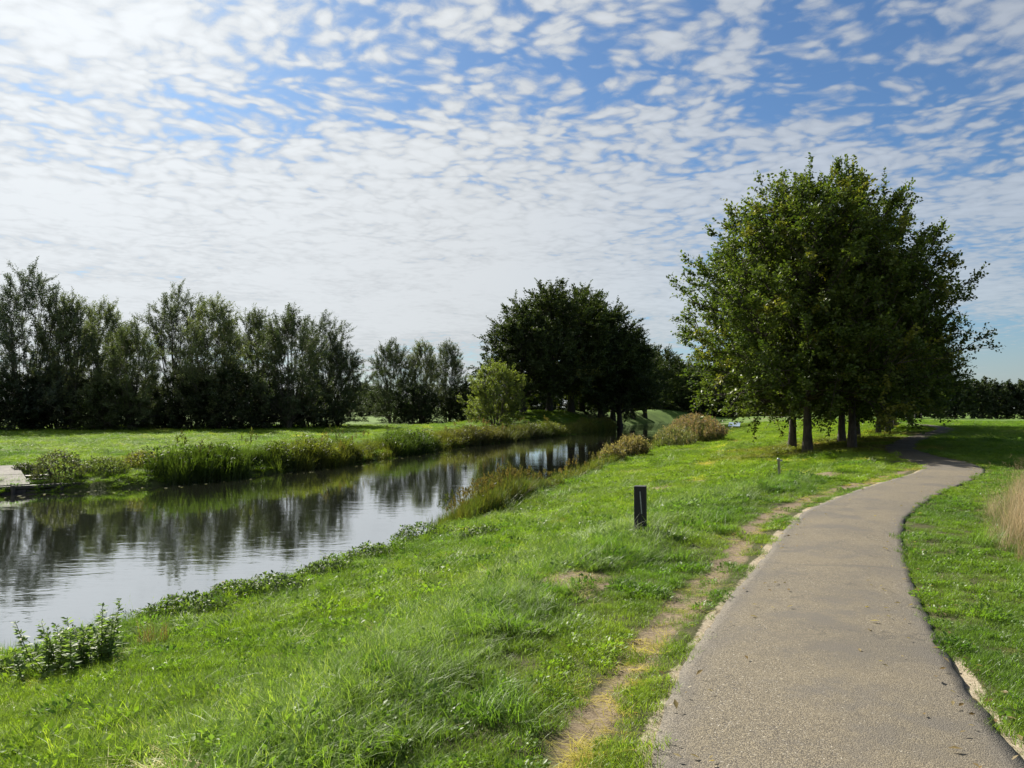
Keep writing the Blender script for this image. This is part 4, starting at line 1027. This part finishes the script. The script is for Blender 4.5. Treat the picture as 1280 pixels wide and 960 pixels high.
# ------------------------------------------------------------------ posts, landing, signs
def box_mesh(name, sx, sy, sz, bev=.006, z0=0.0):
    import bmesh
    bm = bmesh.new(); bmesh.ops.create_cube(bm, size=1.0)
    for v in bm.verts: v.co = Vector((v.co.x*sx, v.co.y*sy, (v.co.z+.5)*sz+z0))
    if bev: bmesh.ops.bevel(bm, geom=list(bm.edges), offset=bev, segments=2, affect='EDGES', profile=.6)
    me = bpy.data.meshes.new(name); bm.to_mesh(me); bm.free(); return me
def cyl_mesh(name, prof, sides=14):
    """lathe of (radius, z) pairs"""
    P = np.array(prof, float); th = np.arange(sides)*2*np.pi/sides
    V = np.stack([P[:, 0:1]*np.cos(th), P[:, 0:1]*np.sin(th), np.repeat(P[:, 1:2], sides, 1)], -1).reshape(-1, 3)
    i = np.arange(len(P)*sides).reshape(len(P), sides); a = i[:-1]; b = np.roll(a, -1, 1); d = i[1:]; c = np.roll(d, -1, 1)
    return mesh_np(name, V, np.stack([a, b, c, d], -1).reshape(-1, 4), smooth=True)
M_TAR = timber_mat('tarred_timber', (.006, .006, .007), (.015, .015, .017))
M_STEEL = simple_mat('galvanised_steel', (.20, .22, .23), (.36, .38, .40), 30, .5, .15, .6)
M_CONC = simple_mat('old_concrete', (.09, .083, .07), (.19, .175, .15), 14, .9, .5)
M_OLDWOOD = timber_mat('old_wet_timber', (.018, .015, .012), (.06, .05, .04))
M_WHITE = simple_mat('white_paint', (.62, .62, .60), (.80, .80, .78), 12, .5, .1)
M_BLUE = simple_mat('pale_blue_paint', (.30, .40, .52), (.45, .55, .66), 10, .5, .1)
def dark_post():
    x, y = spot(800, 676, -.08)
    e = empty('marker_post', (x, y, H1(x, y)), R(-14)); tag(e, 'square black timber post standing in the long grass of the bank', 'post')
    obj('shaft', box_mesh('post_shaft', 0.160, .160, .78, .008, -.12), M_TAR, e)
    cap = box_mesh('post_cap', .154, .154, .012, .004, .656); obj('top_face', cap, M_TAR, e)
    sl = box_mesh('post_mark', .014, .006, .30, .002, .30); s = obj('grey_mark', sl, M_STEEL, e); s.location = (.045, -.0826, 0); s.rotation_euler = (0, R(-4), 0)  # thin grey strip on the front face of the post
dark_post()
def steel_post():
    x, y = spot(974, 598, -.12)
    e = empty('steel_marker', (x, y, H1(x, y)), 0); e.rotation_euler = (R(-1), R(-2.5), 0); tag(e, 'thin grey metal post on the grass in front of the trees', 'post')
    obj('shaft', cyl_mesh('steel_shaft', [(.034, -.15), (.034, .50), (.038, .502), (.038, .545), (.03, .56), (0, .563)]), M_STEEL, e)
    b = box_mesh('steel_tab', .10, .015, .05, .003, .47); t = obj('side_tab', b, M_STEEL, e); t.location = (.05, 0, 0)
steel_post()
def landing():
    # concrete slipway slabs and dark timber edge at the far left
    A = np.array([-21.5, 24.9]); B = np.array([-15.6, 29.55]); L = np.linalg.norm(B-A); ang = math.atan2(B[1]-A[1], B[0]-A[0])
    e = empty('timber_quay', (A[0], A[1], WATER_Z), ang); tag(e, 'dark timber edging of the landing along the far bank', 'quay')
    beam = obj('cap_beam', box_mesh('quay_beam', L, .20, .12, .015, .14), M_OLDWOOD, e); beam.location = (L/2, 0.05, 0)
    npl = 19; w = L/npl
    pm = box_mesh('quay_plank', w-.025, .06, .50, .006, -.40)
    for i in range(npl):
        p = obj('plank', pm, M_OLDWOOD, e); p.location = ((i+.5)*w, -.03+.012*((i*7) % 3-1), .02*((i*5) % 3-1))
    pile = cyl_mesh('quay_pile', [(.075, -.6), (.07, .27), (.055, .29), (0, .295)], 10)
    for i in range(5):
        p = obj('pile', pile, M_OLDWOOD, e); p.location = ((i+.4)*L/5, -.16, 0)
    # slabs: each lies on the bank by itself
    for i, (off, dz, lab) in enumerate(((.95, .42, 'lower grey concrete slab of the landing, by the water'), (2.68, .66, 'upper grey concrete slab of the landing, against the grass'))):
        n = Vector((-math.sin(ang), math.cos(ang), 0)); c = Vector((A[0], A[1], 0))+Vector((math.cos(ang), math.sin(ang), 0))*4.35+n*off
        s = obj('concrete_slab', box_mesh('concrete_slab', 2.6, 1.7, .34, .012, 0), M_CONC); s.location = (c.x, c.y, WATER_Z+dz-.34+.0); s.rotation_euler = (R(8), 0, ang)
        tag(s, lab, 'slab', 'concrete slabs of the landing')
    n = Vector((-math.sin(ang), math.cos(ang), 0)); c = Vector((A[0], A[1], 0))+Vector((math.cos(ang), math.sin(ang), 0))*6.05+n*.75
    st = empty('timber_steps', (c.x, c.y, WATER_Z+.20), ang); tag(st, 'short flight of weathered timber steps beside the concrete slabs', 'steps')
    for i in range(3):
        b = obj('step', box_mesh('step_board', .75, .30, .10, .01, 0), M_OLDWOOD, st); b.location = (0, i*.36, i*.10)
landing()
def far_bits():
    d = 118; x = px(1133, d)
    e = empty('white_sign', (x, d, H1(x, d)), R(10)); tag(e, 'small white board on a post at the far edge of the field', 'sign')
    obj('panel', box_mesh('sign_panel', .62, .05, .42, .01, 1.0), M_WHITE, e)
    obj('pole', box_mesh('sign_pole', .07, .07, 1.05, .004, -.05), M_WHITE, e).location = (0, .065, 0)
    for i, (c, lab) in enumerate(((1144, 'dark fence post next to the small white board'), (1152, 'dark fence post right of the small white board, second of two'))):
        d = 112; x = px(c, d); p = obj('fence_post', cyl_mesh('fence_post', [(.09, -.2), (.085, 1.0), (.06, 1.04), (0, 1.05)], 10), M_OLDWOOD); p.location = (x, d, H1(x, d)); tag(p, lab, 'post', 'dark posts by the far field')
    d = 92; x = px(918, d)
    e = empty('tilted_panel', (x, d, H1(x, d)), R(-25)); tag(e, 'small pale blue tilted panel at the far end of the grass bank', 'panel')
    t = obj('panel', box_mesh('blue_panel', 1.3, .7, .06, .01, 0), M_BLUE, e); t.location = (0, 0, .5); t.rotation_euler = (R(38), 0, 0)
    for s in (-1, 1):
        o = obj('leg', box_mesh('panel_leg', .07, .07, .60, .004, -.12), M_STEEL, e); o.location = (s*.5, .02, 0)
far_bits()
